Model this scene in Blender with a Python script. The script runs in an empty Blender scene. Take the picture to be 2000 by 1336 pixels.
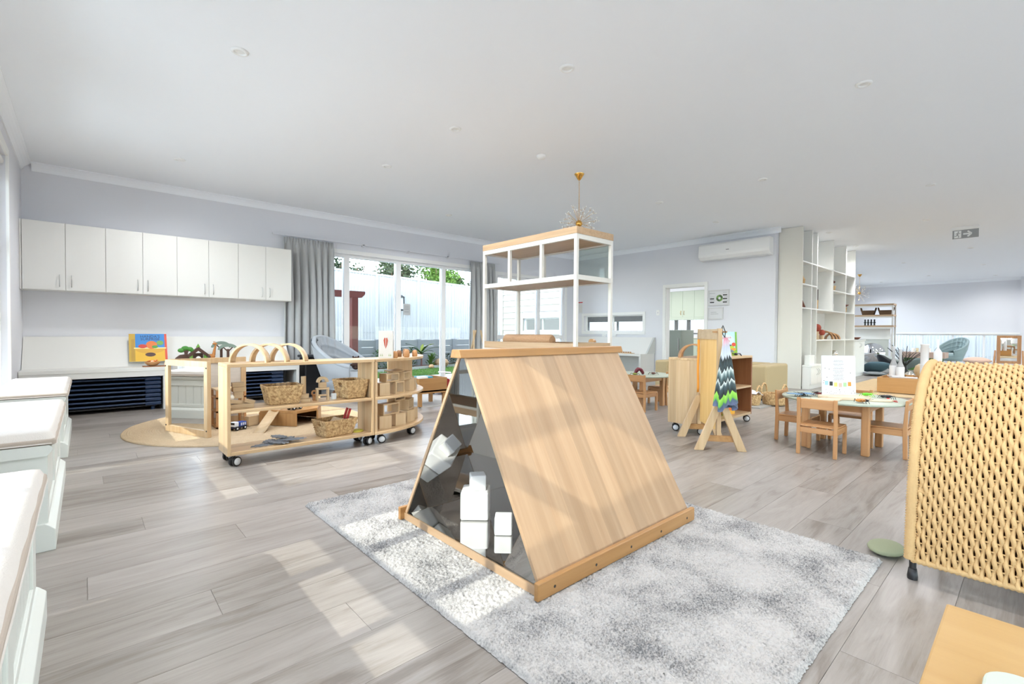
import bpy, bmesh, math, random
from mathutils import Matrix, Vector, Euler
import numpy as np
rnd = random.Random(7)
C = bpy.context.scene.collection
S = bpy.context.scene
# ---------------------------------------------------------------- camera
def unit(v): return v / np.linalg.norm(v)
FPX, CXP, CYP = 927.0, 1000.0, 668.0
ax = unit(np.array([2030 - CXP, CYP - 657, -FPX]))
ay = np.array([165 - CXP, CYP - 645, -FPX]); ay = unit(ay - ax * (ax @ ay))
az = np.cross(ax, ay)
Rm = np.stack([ax, ay, az])
cam_data = bpy.data.cameras.new('camera'); cam = bpy.data.objects.new('camera', cam_data); C.objects.link(cam)
mw = Matrix([[*Rm[0], 0], [*Rm[1], 0], [*Rm[2], 1.0], [0, 0, 0, 1]])
cam.matrix_world = mw
cam_data.sensor_width = 36; cam_data.lens = FPX / 2000 * 36; cam_data.clip_start = 0.02; cam_data.clip_end = 300
S.camera = cam
# ---------------------------------------------------------------- world, sun, exposure
W = bpy.data.worlds.new('world'); S.world = W; W.use_nodes = True
wn = W.node_tree.nodes; wl = W.node_tree.links
bg = wn['Background']; sky = wn.new('ShaderNodeTexSky'); sky.sky_type = 'NISHITA'; sky.sun_disc = False
sky.sun_elevation = math.radians(36); sky.sun_rotation = math.radians(-90); sky.air_density = 1.0; sky.dust_density = 0.1; sky.ozone_density = 2.0; sky.altitude = 500
bg.inputs['Strength'].default_value = 0.9
hs = wn.new('ShaderNodeHueSaturation'); hs.inputs['Saturation'].default_value = 0.55; hs.inputs['Value'].default_value = 1.0
wl.new(sky.outputs[0], hs.inputs['Color']); wl.new(hs.outputs[0], bg.inputs['Color'])
sun_d = bpy.data.lights.new('sun', 'SUN'); sun = bpy.data.objects.new('sun', sun_d); C.objects.link(sun)
sun_d.energy = 2.8; sun_d.color = (1.0, 0.95, 0.87); sun_d.angle = math.radians(0.55)
sun.rotation_euler = Vector((1.0, 0.04, -0.72)).to_track_quat('-Z', 'Y').to_euler()
S.view_settings.view_transform = 'Standard'; S.view_settings.look = 'None'; S.view_settings.exposure = 0.72; S.view_settings.gamma = 1.0
S.view_settings.use_curve_mapping = False
cy = S.cycles; cy.max_bounces = 8; cy.diffuse_bounces = 4; cy.glossy_bounces = 7; cy.transmission_bounces = 8; cy.transparent_max_bounces = 12
cy.caustics_reflective = True; cy.caustics_refractive = False; cy.sample_clamp_indirect = 4.0; cy.blur_glossy = 0.5
cy.use_adaptive_sampling = True; cy.adaptive_threshold = 0.08; cy.adaptive_min_samples = 20
try: cy.use_denoising = True
except Exception: pass
DOWNLIGHT_W = 20.0
# ---------------------------------------------------------------- node materials
MATS = {}
def lin(c):
    return tuple((x / 12.92 if x <= 0.04045 else ((x + 0.055) / 1.055) ** 2.4) for x in c)
def rgb(r, g, b): return (*lin((r / 255, g / 255, b / 255)), 1)
def base(name):
    m = bpy.data.materials.new(name); m.use_nodes = True; MATS[name] = m
    nt = m.node_tree; return m, nt, nt.nodes['Principled BSDF']
def flat(name, col, rough=.5, metal=0, spec=.5, bump=0, bscale=60, var=0, vscale=3, sheen=0):
    if name in MATS: return MATS[name]
    m, nt, b = base(name)
    b.inputs['Roughness'].default_value = rough; b.inputs['Metallic'].default_value = metal; b.inputs['Specular IOR Level'].default_value = spec
    b.inputs['Base Color'].default_value = col
    if sheen: b.inputs['Sheen Weight'].default_value = sheen
    tc = nt.nodes.new('ShaderNodeTexCoord')
    if var:
        n = nt.nodes.new('ShaderNodeTexNoise'); n.inputs['Scale'].default_value = vscale; n.inputs['Detail'].default_value = 4
        nt.links.new(tc.outputs['Object'], n.inputs['Vector'])
        mx = nt.nodes.new('ShaderNodeMix'); mx.data_type = 'RGBA'
        mx.inputs['A'].default_value = tuple(c * (1 - var) for c in col[:3]) + (1,); mx.inputs['B'].default_value = tuple(min(1, c * (1 + var)) for c in col[:3]) + (1,)
        nt.links.new(n.outputs['Fac'], mx.inputs['Factor']); nt.links.new(mx.outputs['Result'], b.inputs['Base Color'])
    if bump:
        n2 = nt.nodes.new('ShaderNodeTexNoise'); n2.inputs['Scale'].default_value = bscale; n2.inputs['Detail'].default_value = 3
        nt.links.new(tc.outputs['Object'], n2.inputs['Vector'])
        bp = nt.nodes.new('ShaderNodeBump'); bp.inputs['Strength'].default_value = bump; bp.inputs['Distance'].default_value = .01
        nt.links.new(n2.outputs['Fac'], bp.inputs['Height']); nt.links.new(bp.outputs['Normal'], b.inputs['Normal'])
    return m
def wood(name, c1, c2, axis='X', scale=1.0, rough=.42, plank=0.0, knots=0.0):
    """grain streaks along the local axis; plank > 0 adds glued staves of that width"""
    key = name + '_' + axis
    if key in MATS: return MATS[key]
    m, nt, b = base(key); b.inputs['Roughness'].default_value = rough
    N = nt.nodes; L = nt.links
    tc = N.new('ShaderNodeTexCoord'); mp = N.new('ShaderNodeMapping')
    s = {'X': (.7, 16, 16), 'Y': (16, .7, 16), 'Z': (16, 16, .7), 'S': (16, .7, .7)}[axis]
    mp.inputs['Scale'].default_value = tuple(v * scale for v in s)
    oi = N.new('ShaderNodeObjectInfo'); ad = N.new('ShaderNodeVectorMath'); ad.operation = 'ADD'
    sc = N.new('ShaderNodeVectorMath'); sc.operation = 'SCALE'; sc.inputs[0].default_value = (3.1, 5.3, 7.7)
    L.new(oi.outputs['Random'], sc.inputs['Scale']); L.new(tc.outputs['Object'], ad.inputs[0]); L.new(sc.outputs[0], ad.inputs[1]); L.new(ad.outputs[0], mp.inputs['Vector'])
    n = N.new('ShaderNodeTexNoise'); n.inputs['Scale'].default_value = 1.6; n.inputs['Detail'].default_value = 6; n.inputs['Roughness'].default_value = .62; n.inputs['Distortion'].default_value = .25
    L.new(mp.outputs[0], n.inputs['Vector'])
    r = N.new('ShaderNodeValToRGB'); r.color_ramp.elements[0].position = .32; r.color_ramp.elements[1].position = .68
    r.color_ramp.elements[0].color = c2; r.color_ramp.elements[1].color = c1
    L.new(n.outputs['Fac'], r.inputs['Fac']); out = r.outputs['Color']
    if plank:
        sp = N.new('ShaderNodeSeparateXYZ'); L.new(tc.outputs['Object'], sp.inputs[0])
        o1, o2 = {'X': ('Y', 'Z'), 'Y': ('X', 'Z'), 'Z': ('X', 'Y'), 'S': ('X', 'X')}[axis]
        a1 = N.new('ShaderNodeMath'); a1.operation = 'ADD'; L.new(sp.outputs[o1], a1.inputs[0]); L.new(sp.outputs[o2], a1.inputs[1])
        d = N.new('ShaderNodeMath'); d.operation = 'DIVIDE'; d.inputs[1].default_value = plank; L.new(a1.outputs[0], d.inputs[0])
        fl = N.new('ShaderNodeMath'); fl.operation = 'FLOOR'; L.new(d.outputs[0], fl.inputs[0])
        wnz = N.new('ShaderNodeTexWhiteNoise'); wnz.noise_dimensions = '1D'; L.new(fl.outputs[0], wnz.inputs['W'])
        mr = N.new('ShaderNodeMapRange'); mr.inputs['To Min'].default_value = .86; mr.inputs['To Max'].default_value = 1.06; L.new(wnz.outputs['Value'], mr.inputs['Value'])
        mu = N.new('ShaderNodeVectorMath'); mu.operation = 'SCALE'; L.new(out, mu.inputs[0]); L.new(mr.outputs[0], mu.inputs['Scale']); out = mu.outputs[0]
    L.new(out, b.inputs['Base Color'])
    bp = N.new('ShaderNodeBump'); bp.inputs['Strength'].default_value = .08; bp.inputs['Distance'].default_value = .004
    L.new(n.outputs['Fac'], bp.inputs['Height']); L.new(bp.outputs['Normal'], b.inputs['Normal'])
    return m
OAK = (rgb(208, 179, 140), rgb(192, 158, 116)); BEECH = (rgb(196, 147, 98), rgb(176, 125, 78)); PLY = (rgb(188, 158, 126), rgb(170, 138, 106))
HONEY = (rgb(176, 132, 82), rgb(156, 112, 64)); BARE = (rgb(202, 177, 141), rgb(186, 157, 119)); DARK_OR_SHADED = (rgb(150, 100, 66), rgb(128, 82, 52)); VENEER = (rgb(184, 156, 124), rgb(168, 139, 107))
YEL = (rgb(236, 196, 128), rgb(222, 176, 104)); KRAFT = (rgb(196, 146, 88), rgb(188, 138, 80))
def oak(a='X'): return wood('oak', *OAK, a, plank=.07)
def beech(a='X'): return wood('beech', *BEECH, a)
def ply(a='X'): return wood('ply', *PLY, a, scale=.55, rough=.34)
def honey(a='X'): return wood('honey', *HONEY, a, rough=.36)
def bare(a='X'): return wood('bare', *BARE, a)
def veneer(a='X'): return wood('veneer', *VENEER, a, scale=1.4)
def dark_or_shaded(a='X'): return wood('dark_or_shaded_wood', *DARK_OR_SHADED, a)  # real dark wood, also standing in for shade on one cabinet end
def emit(name, col, st):
    if name in MATS: return MATS[name]
    m, nt, b = base(name); b.inputs['Base Color'].default_value = col; b.inputs['Emission Color'].default_value = col; b.inputs['Emission Strength'].default_value = st
    return m
def glass(name='clear_glass', tint=(0.93, 0.96, 0.95, 1), refl=0.06):
    if name in MATS: return MATS[name]
    m = bpy.data.materials.new(name); m.use_nodes = True; MATS[name] = m; nt = m.node_tree; N = nt.nodes; N.clear()
    o = N.new('ShaderNodeOutputMaterial'); t = N.new('ShaderNodeBsdfTransparent'); t.inputs[0].default_value = tint
    g = N.new('ShaderNodeBsdfGlossy'); g.inputs['Roughness'].default_value = 0.01
    fr = N.new('ShaderNodeFresnel'); fr.inputs['IOR'].default_value = 1.2
    mx = N.new('ShaderNodeMixShader'); nt.links.new(fr.outputs[0], mx.inputs[0]); nt.links.new(t.outputs[0], mx.inputs[1]); nt.links.new(g.outputs[0], mx.inputs[2]); nt.links.new(mx.outputs[0], o.inputs[0])
    return m
def mirror(name='mirror', col=(.82, .83, .83, 1), rough=.015):
    if name in MATS: return MATS[name]
    m, nt, b = base(name); b.inputs['Base Color'].default_value = col; b.inputs['Metallic'].default_value = 1; b.inputs['Roughness'].default_value = rough
    return m
WHITE = flat('white_laminate', rgb(233, 232, 227), .38)
CREAM = flat('cream_laminate', rgb(222, 221, 216), .42)
WHITEMETAL = flat('white_metal', rgb(208, 206, 199), .35)
ALU = flat('white_aluminium', rgb(240, 240, 240), .3)
BLACK = flat('black_plastic', rgb(28, 28, 30), .45)
CHROME = flat('brushed_steel', rgb(190, 190, 188), .3, metal=1)
BRASS = flat('brass', rgb(226, 176, 92), .18, metal=1)
WHITEP = flat('white_plastic', rgb(240, 240, 238), .4)
WALLP = flat('wall_paint', rgb(224, 225, 230), .75, bump=.04, bscale=180)
CEILP = flat('ceiling_paint', rgb(243, 246, 250), .9)
TRIMP = flat('trim_paint', rgb(238, 238, 236), .5)
# ---------------------------------------------------------------- mesh helpers
class MB:
    def __init__(s): s.v = []; s.f = []; s.fm = []; s.mi = 0; s.sm = []; s.smooth = False
    def _add(s, vs, fs, smooth=None):
        o = len(s.v); s.v += [tuple(p) for p in vs]
        for f in fs: s.f.append(tuple(i + o for i in f)); s.fm.append(s.mi); s.sm.append(s.smooth if smooth is None else smooth)
        return s
    def mat(s, i): s.mi = i; return s
    def box(s, x0, x1, y0, y1, z0, z1, M=None):
        vs = [(x, y, z) for z in (z0, z1) for y in (y0, y1) for x in (x0, x1)]
        if M is not None: vs = [M @ Vector(p) for p in vs]
        return s._add(vs, [(0, 2, 3, 1), (4, 5, 7, 6), (0, 1, 5, 4), (2, 6, 7, 3), (0, 4, 6, 2), (1, 3, 7, 5)], False)
    def cbox(s, c, d, rz=0, R=None):
        M = Matrix.Translation(c) @ (R if R is not None else Matrix.Rotation(rz, 4, 'Z'))
        return s.box(-d[0] / 2, d[0] / 2, -d[1] / 2, d[1] / 2, -d[2] / 2, d[2] / 2, M)
    def bar(s, p0, p1, w, h, up=(0, 0, 1)):
        p0, p1 = Vector(p0), Vector(p1); d = (p1 - p0); L = d.length; d.normalize(); u = Vector(up)
        if abs(d.dot(u)) > .99: u = Vector((0, 1, 0))
        r = d.cross(u).normalized(); u = r.cross(d).normalized()
        vs = [p + r * a * w / 2 + u * b * h / 2 for p in (p0, p1) for a, b in ((-1, -1), (1, -1), (1, 1), (-1, 1))]
        return s._add(vs, [(0, 1, 2, 3), (7, 6, 5, 4), (0, 4, 5, 1), (1, 5, 6, 2), (2, 6, 7, 3), (3, 7, 4, 0)], False)
    def prism(s, pts, a0, a1, axis='Z', M=None):
        n = len(pts)
        def P(p, a): return {'Z': (p[0], p[1], a), 'Y': (p[0], a, p[1]), 'X': (a, p[0], p[1])}[axis]
        vs = [P(p, a0) for p in pts] + [P(p, a1) for p in pts]
        if M is not None: vs = [M @ Vector(p) for p in vs]
        fs = [tuple(range(n))[::-1], tuple(range(n, 2 * n))] + [(i, (i + 1) % n, n + (i + 1) % n, n + i) for i in range(n)]
        return s._add(vs, fs, False)
    def tube(s, path, r, n=8, closed=False, cap=True, smooth=True):
        P = [Vector(p) for p in path]; k = len(P); rs = r if isinstance(r, (list, tuple)) else [r] * k
        vs = []; prev = None
        for i in range(k):
            if closed: d = P[(i + 1) % k] - P[i - 1]
            else: d = P[min(i + 1, k - 1)] - P[max(i - 1, 0)]
            if d.length < 1e-9: d = Vector((0, 0, 1))
            d.normalize()
            if prev is None:
                u = Vector((0, 0, 1)) if abs(d.z) < .9 else Vector((1, 0, 0))
                a = d.cross(u).normalized()
            else:
                a = prev - d * prev.dot(d)
                a = a.normalized() if a.length > 1e-6 else d.cross(Vector((1, 0, 0))).normalized()
            prev = a; b = d.cross(a)
            vs += [P[i] + (a * math.cos(2 * math.pi * j / n) + b * math.sin(2 * math.pi * j / n)) * rs[i] for j in range(n)]
        fs = []
        for i in range(k if closed else k - 1):
            o, q = i * n, ((i + 1) % k) * n
            fs += [(o + j, o + (j + 1) % n, q + (j + 1) % n, q + j) for j in range(n)]
        s._add(vs, fs, smooth)
        if cap and not closed:
            s._add(vs[:n], [tuple(range(n))[::-1]], False); s._add(vs[-n:], [tuple(range(n))], False)
        return s
    def cyl(s, p0, p1, r, n=16, r1=None, smooth=True): return s.tube([p0, p1], [r, r if r1 is None else r1], n, smooth=smooth)
    def lathe(s, prof, n=24, c=(0, 0, 0), M=None, smooth=True, cap=True):
        vs = [(c[0] + r * math.cos(2 * math.pi * j / n), c[1] + r * math.sin(2 * math.pi * j / n), c[2] + z) for r, z in prof for j in range(n)]
        if M is not None: vs = [M @ Vector(p) for p in vs]
        k = len(prof); fs = [(i * n + j, i * n + (j + 1) % n, (i + 1) * n + (j + 1) % n, (i + 1) * n + j) for i in range(k - 1) for j in range(n)]
        s._add(vs, fs, smooth)
        if cap:
            if prof[0][0] > 1e-5: s._add(vs[:n], [tuple(range(n))[::-1]], False)
            if prof[-1][0] > 1e-5: s._add(vs[-n:], [tuple(range(n))], False)
        return s
    def ell(s, c, d, n=14, k=9, M=None):
        prof = [(max(1e-4, math.sin(math.pi * i / k)), -math.cos(math.pi * i / k)) for i in range(k + 1)]
        T = Matrix.Translation(c) @ (M if M is not None else Matrix.Identity(4)) @ Matrix.Diagonal((*d, 1))
        return s.lathe(prof, n, M=T, cap=False)
    def grid(s, fn, nu, nv, smooth=True, flip=False, closeu=False):
        vs = [fn(i / (nu if closeu else nu - 1), j / (nv - 1)) for i in range(nu) for j in range(nv)]
        fs = []
        for i in range(nu if closeu else nu - 1):
            for j in range(nv - 1):
                a, b_, c_, d = i * nv + j, ((i + 1) % nu) * nv + j, ((i + 1) % nu) * nv + j + 1, i * nv + j + 1
                fs.append((a, d, c_, b_) if flip else (a, b_, c_, d))
        return s._add(vs, fs, smooth)
    def mesh(s, name):
        me = bpy.data.meshes.new(name); me.from_pydata(s.v, [], s.f)
        me.polygons.foreach_set('material_index', s.fm); me.polygons.foreach_set('use_smooth', s.sm); me.update(); return me
    def obj(s, name, mats, parent=None, bevel=0, seg=2, sub=0, thick=0, label=None, cat=None, group=None, kind=None, loc=None, rotz=0):
        me = s.mesh(name)
        for m in (mats if isinstance(mats, (list, tuple)) else [mats]): me.materials.append(m)
        o = bpy.data.objects.new(name, me); C.objects.link(o); o.parent = parent
        if loc is not None: o.location = loc
        if rotz: o.rotation_euler[2] = rotz
        if thick:
            md = o.modifiers.new('solidify', 'SOLIDIFY'); md.thickness = thick; md.offset = 0
        if bevel:
            md = o.modifiers.new('bevel', 'BEVEL'); md.width = bevel; md.segments = seg; md.limit_method = 'ANGLE'; md.angle_limit = math.radians(40); md.harden_normals = False
        if sub:
            md = o.modifiers.new('subsurf', 'SUBSURF'); md.levels = sub; md.render_levels = sub
        if label: o['label'] = label
        if cat: o['category'] = cat
        if group: o['group'] = group
        if kind: o['kind'] = kind
        return o
def thing(name, label, cat, loc=(0, 0, 0), rotz=0, group=None):
    o = bpy.data.objects.new(name, None); C.objects.link(o); o.location = loc; o.rotation_euler[2] = rotz; o.empty_display_size = .05
    o['label'] = label; o['category'] = cat
    if group: o['group'] = group
    return o
def dup(root, loc, rotz=None, label=None, group=None):
    r = root.copy(); C.objects.link(r); r.location = loc
    if rotz is not None: r.rotation_euler[2] = rotz
    if label: r['label'] = label
    if group: r['group'] = group
    for ch in list(root.children):
        c = ch.copy(); C.objects.link(c); c.parent = r
        for g in ch.children:
            d = g.copy(); C.objects.link(d); d.parent = c
    return r
def struct(mb, name, mats, parent=None, **k):
    o = mb.obj(name, mats, parent, **k)
    if parent is None: o['kind'] = 'structure'
    return o
def text(body, name, size, mat, parent, loc, rot, ex=.0005, align='CENTER', font_shear=0, sx=1):
    """lettering as a thin mesh"""
    cu = bpy.data.curves.new(name, 'FONT'); cu.body = body; cu.size = size; cu.extrude = ex; cu.align_x = align; cu.align_y = 'CENTER'; cu.shear = font_shear; cu.resolution_u = 3
    t = bpy.data.objects.new(name, cu); C.objects.link(t)
    dg = bpy.context.evaluated_depsgraph_get(); me = bpy.data.meshes.new_from_object(t.evaluated_get(dg))
    bpy.data.objects.remove(t); bpy.data.curves.remove(cu)
    me.materials.clear(); me.materials.append(mat)
    o = bpy.data.objects.new(name, me); C.objects.link(o); o.parent = parent; o.location = loc; o.rotation_euler = rot; o.scale = (sx, 1, 1)
    return o
PI = math.pi
def arc(cx_, cz, r, a0, a1, n): return [(cx_ + r * math.cos(a0 + (a1 - a0) * i / n), cz + r * math.sin(a0 + (a1 - a0) * i / n)) for i in range(n + 1)]
# ================================================================ THE SETTING
# ---- floor: vinyl planks
PW, PL, Y0P = 0.215, 1.5, 2.34
def floor_mat():
    m, nt, b = base('vinyl_planks'); N = nt.nodes; L = nt.links
    g = N.new('ShaderNodeNewGeometry'); sp = N.new('ShaderNodeSeparateXYZ'); L.new(g.outputs['Position'], sp.inputs[0])
    def mth(op, a, b_=None, c=None):
        n = N.new('ShaderNodeMath'); n.operation = op
        for i, q in enumerate((a, b_, c)):
            if q is None: continue
            if isinstance(q, (int, float)): n.inputs[i].default_value = q
            else: L.new(q, n.inputs[i])
        return n.outputs[0]
    row = mth('FLOOR', mth('DIVIDE', mth('SUBTRACT', sp.outputs['Y'], Y0P), PW))
    off = mth('MULTIPLY', mth('FRACT', mth('MULTIPLY', row, 0.381966)), PL)
    col = mth('FLOOR', mth('DIVIDE', mth('SUBTRACT', sp.outputs['X'], off), PL))
    cb = N.new('ShaderNodeCombineXYZ'); L.new(row, cb.inputs[0]); L.new(col, cb.inputs[1])
    wz = N.new('ShaderNodeTexWhiteNoise'); wz.noise_dimensions = '2D'; L.new(cb.outputs[0], wz.inputs['Vector'])
    # grain, shifted per plank
    sh = N.new('ShaderNodeVectorMath'); sh.operation = 'SCALE'; L.new(wz.outputs['Color'], sh.inputs[0]); sh.inputs['Scale'].default_value = 37
    ad = N.new('ShaderNodeVectorMath'); ad.operation = 'ADD'; L.new(g.outputs['Position'], ad.inputs[0]); L.new(sh.outputs[0], ad.inputs[1])
    mp = N.new('ShaderNodeMapping'); mp.inputs['Scale'].default_value = (1.1, 7.5, 1); L.new(ad.outputs[0], mp.inputs['Vector'])
    n1 = N.new('ShaderNodeTexNoise'); n1.inputs['Scale'].default_value = 1.5; n1.inputs['Detail'].default_value = 7; n1.inputs['Roughness'].default_value = .6; n1.inputs['Distortion'].default_value = 1.1; L.new(mp.outputs[0], n1.inputs['Vector'])
    mp2 = N.new('ShaderNodeMapping'); mp2.inputs['Scale'].default_value = (3, 70, 1); L.new(ad.outputs[0], mp2.inputs['Vector'])
    n2 = N.new('ShaderNodeTexNoise'); n2.inputs['Scale'].default_value = 2; n2.inputs['Detail'].default_value = 4; n2.inputs['Distortion'].default_value = .6; L.new(mp2.outputs[0], n2.inputs['Vector'])
    vo = N.new('ShaderNodeTexVoronoi'); vo.inputs['Scale'].default_value = 1; mp3 = N.new('ShaderNodeMapping'); mp3.inputs['Scale'].default_value = (.8, 2.6, 1); L.new(ad.outputs[0], mp3.inputs['Vector']); L.new(mp3.outputs[0], vo.inputs['Vector'])
    rp = N.new('ShaderNodeValToRGB'); e = rp.color_ramp.elements
    e[0].position = .27; e[0].color = rgb(118, 109, 101); e[1].position = .72; e[1].color = rgb(158, 151, 145)
    k = e.new(.46); k.color = rgb(143, 136, 129)
    fac = mth('ADD', n1.outputs['Fac'], mth('MULTIPLY', mth('SUBTRACT', n2.outputs['Fac'], .5), .28))
    knot = N.new('ShaderNodeMapRange'); knot.inputs['From Min'].default_value = .0; knot.inputs['From Max'].default_value = .11; knot.inputs['To Min'].default_value = .2; knot.inputs['To Max'].default_value = 0; L.new(vo.outputs['Distance'], knot.inputs['Value'])
    fac = mth('SUBTRACT', fac, knot.outputs[0]); fac = mth('ADD', fac, mth('MULTIPLY', mth('SUBTRACT', wz.outputs['Value'], .5), .2))
    L.new(fac, rp.inputs['Fac'])
    mr = N.new('ShaderNodeMapRange'); mr.inputs['To Min'].default_value = .93; mr.inputs['To Max'].default_value = 1.05; L.new(wz.outputs['Value'], mr.inputs['Value'])
    mu = N.new('ShaderNodeVectorMath'); mu.operation = 'SCALE'; L.new(rp.outputs[0], mu.inputs[0]); L.new(mr.outputs[0], mu.inputs['Scale'])
    L.new(mu.outputs[0], b.inputs['Base Color']); b.inputs['Roughness'].default_value = .34; b.inputs['Specular IOR Level'].default_value = .42
    bp = N.new('ShaderNodeBump'); bp.inputs['Strength'].default_value = .06; bp.inputs['Distance'].default_value = .003; L.new(n2.outputs['Fac'], bp.inputs['Height']); L.new(bp.outputs[0], b.inputs['Normal'])
    return m
FLOORM = floor_mat(); JOINT = flat('plank_joint', rgb(146, 138, 131), .8)
XA, XB, YA, YB = -0.70, 23.6, -4.15, 11.2      # outer bounds of the building
def footprint(mb, z0, z1): return mb.box(XA, 9.81, YA, 8.28, z0, z1).box(9.81, 13.60, YA, 11.2, z0, z1).box(13.60, XB, YA, 5.35, z0, z1)
def inside(x, y): return YA < y < (8.28 if x < 9.81 else 11.2 if x < 13.6 else 5.35) and XA < x < XB
floor = struct(footprint(MB(), -.12, -.004), 'floor', JOINT)
pm = MB(); g_ = .0006
pm.prism([(g_, g_), (PL - g_, g_), (PL - g_, PW - g_), (g_, PW - g_)], -.006, 0); pmesh = pm.mesh('plank'); pmesh.materials.append(FLOORM)
cells = []
for r in range(int((YA - Y0P) / PW) - 1, int((YB - Y0P) / PW) + 1):
    off = (r * 0.381966 - math.floor(r * 0.381966)) * PL
    for c in range(-2, 18):
        x0, y0 = c * PL + off, Y0P + r * PW
        if x0 + PL < XA or x0 > XB: continue
        cells.append((x0, y0))
def view_size(x0, y0):
    x, y = x0 + PL / 2, y0 + PW / 2
    d = x * .669 + y * .743; lat = x * .743 - y * .669
    if y > 8.13 or x < -1.2 or (9.7 < x < 13.4 and y > 3.4): return 0
    if d < .9 or abs(lat) > d * 1.12 + .9: return 0
    return 1 / d ** 3
cells.sort(key=lambda c: -view_size(*c))
sb = MB()
for i, (x0, y0) in enumerate(cells):
    if i < 300 and view_size(x0, y0) > 0 and x0 > XA and x0 + PL < XB:
        o = bpy.data.objects.new('plank', pmesh); C.objects.link(o); o.parent = floor; o.location = (x0, y0, 0)
    else:
        a, b_ = max(x0 + g_, XA), min(x0 + PL - g_, XB); y1 = max(y0, YA); y2 = min(y0 + PW - g_, YB)
        if b_ > a and y2 > y1 and inside((a + b_) / 2, (y1 + y2) / 2): sb.box(a, b_, y1, y2, -.006, 0)
fp = sb.obj('far_planks', FLOORM, floor, kind='stuff')
# ---- walls
def wall(name, axis, fixed0, fixed1, u0, u1, z0, z1, holes, mat):
    us = sorted({u0, u1, *[h[0] for h in holes], *[h[1] for h in holes]}); zs = sorted({z0, z1, *[h[2] for h in holes], *[h[3] for h in holes]})
    us = [u for u in us if u0 <= u <= u1]; zs = [z for z in zs if z0 <= z <= z1]
    mb = MB()
    for j in range(len(zs) - 1):
        run = None
        for i in range(len(us)):
            solid = False
            if i < len(us) - 1:
                um, zm = (us[i] + us[i + 1]) / 2, (zs[j] + zs[j + 1]) / 2
                solid = not any(h[0] < um < h[1] and h[2] < zm < h[3] for h in holes)
            if solid and run is None: run = us[i]
            if not solid and run is not None:
                a, b_ = run, us[i]; run = None
                if axis == 'X': mb.box(fixed0, fixed1, a, b_, zs[j], zs[j + 1])
                else: mb.box(a, b_, fixed0, fixed1, zs[j], zs[j + 1])
    return struct(mb, name, mat)
LW = [(1.16, 2.33), (3.12, 4.62), (5.02, 6.62)]          # the tall windows over the storage benches (y range)
LWH = [(a, b_, .12, 2.66) for a, b_ in LW] + [(-3.4, -.6, .12, 2.66)]
wall('wall_left', 'X', -.70, -.55, YA, 8.28, 0, 3.0, LWH, WALLP)
wall('wall_back', 'Y', 8.13, 8.28, -.55, 9.66, 0, 3.0, [(2.46, 6.60, -.01, 2.36), (6.86, 9.12, -.01, 2.30)], WALLP)
wall('wall_right', 'X', 9.66, 9.81, 3.34, 11.2, 0, 3.0, [(4.70, 5.60, -.01, 2.03), (6.18, 7.93, 1.05, 1.45), (8.76, 10.2, 1.06, 1.43)], WALLP)
wall('wall_divider', 'Y', 3.34, 3.49, 9.81, 13.62, 0, 3.0, [], WHITE)
wall('wall_kitchen', 'X', 13.45, 13.60, 3.49, 11.2, 0, 3.0, [(5.5, 10.9, 1.0, 1.52)], WALLP)
wall('wall_kitchen_end', 'Y', 11.05, 11.2, 9.81, 13.45, 0, 3.0, [], WALLP)
wall('wall_far', 'X', 23.45, 23.60, YA, 5.35, 0, 3.0, [(.52, 3.9, .10, 1.06), (4.2, 5.1, .10, 1.06)], WALLP)
wall('wall_front', 'Y', YA, -4.0, -.55, 23.45, 0, 3.0, [(-.2, 4.4, .06, 1.3), (4.6, 9.4, .06, 1.3), (9.9, 14.9, .06, 1.3), (15.3, 22.9, .06, 1.3)], WALLP)  # low unseen openings, shaped to bounce ground light up to the ceiling
wall('wall_far_side', 'Y', 5.2, 5.35, 13.60, 23.45, 0, 3.0, [(15, 18.6, .3, 2.5), (19.4, 22.8, .3, 2.5)], WALLP)
struct(MB().box(23.30, 23.45, -.6, .44, 0, 3.0), 'trim_10', WALLP)
struct(footprint(MB(), 3.0, 3.12), 'ceiling', CEILP)
# ---- cornice
def cornice(name, p0, p1, inward):
    prof = [(0, 0), (0, -.095), (.012, -.095), (.018, -.078)] + [(.095 - .077 * math.cos(a), -.018 - .06 * math.cos(a) + .0) for a in ()] + [(.03, -.055), (.05, -.034), (.072, -.018), (.09, -.012), (.09, 0)]
    p0, p1 = Vector((*p0, 3.0)), Vector((*p1, 3.0)); n = Vector((*inward, 0))
    vs = [p + n * a + Vector((0, 0, b_)) for p in (p0, p1) for a, b_ in prof]; k = len(prof)
    mb = MB(); mb._add(vs, [tuple(range(k)), tuple(range(k, 2 * k))[::-1]] + [(i, i + k, (i + 1) % k + k, (i + 1) % k) for i in range(k)], False)
    return struct(mb, name, CEILP)
cornice('trim_1', (-.55, -4), (-.55, 8.13), (1, 0)); cornice('trim_2', (-.46, 8.13), (9.57, 8.13), (0, -1))
cornice('trim_3', (9.66, 3.25), (9.66, 8.13), (-1, 0)); cornice('trim_4', (23.45, .44), (23.45, 5.2), (-1, 0))
# ---- skirting
SK = TRIMP
struct(MB().box(-.55, -.535, 6.62, 8.13, 0, .09).box(-.55, -.535, 2.4, 3.1, 0, .09).box(-.55, -.535, 4.64, 5.0, 0, .09), 'baseboard_left', SK)
struct(MB().box(9.645, 9.66, 3.34, 4.63, 0, .09).box(9.645, 9.66, 5.67, 8.13, 0, .09), 'baseboard_right', SK)
struct(MB().box(-.55, 2.42, 8.115, 8.13, 0, .09), 'baseboard_back', SK)
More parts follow.
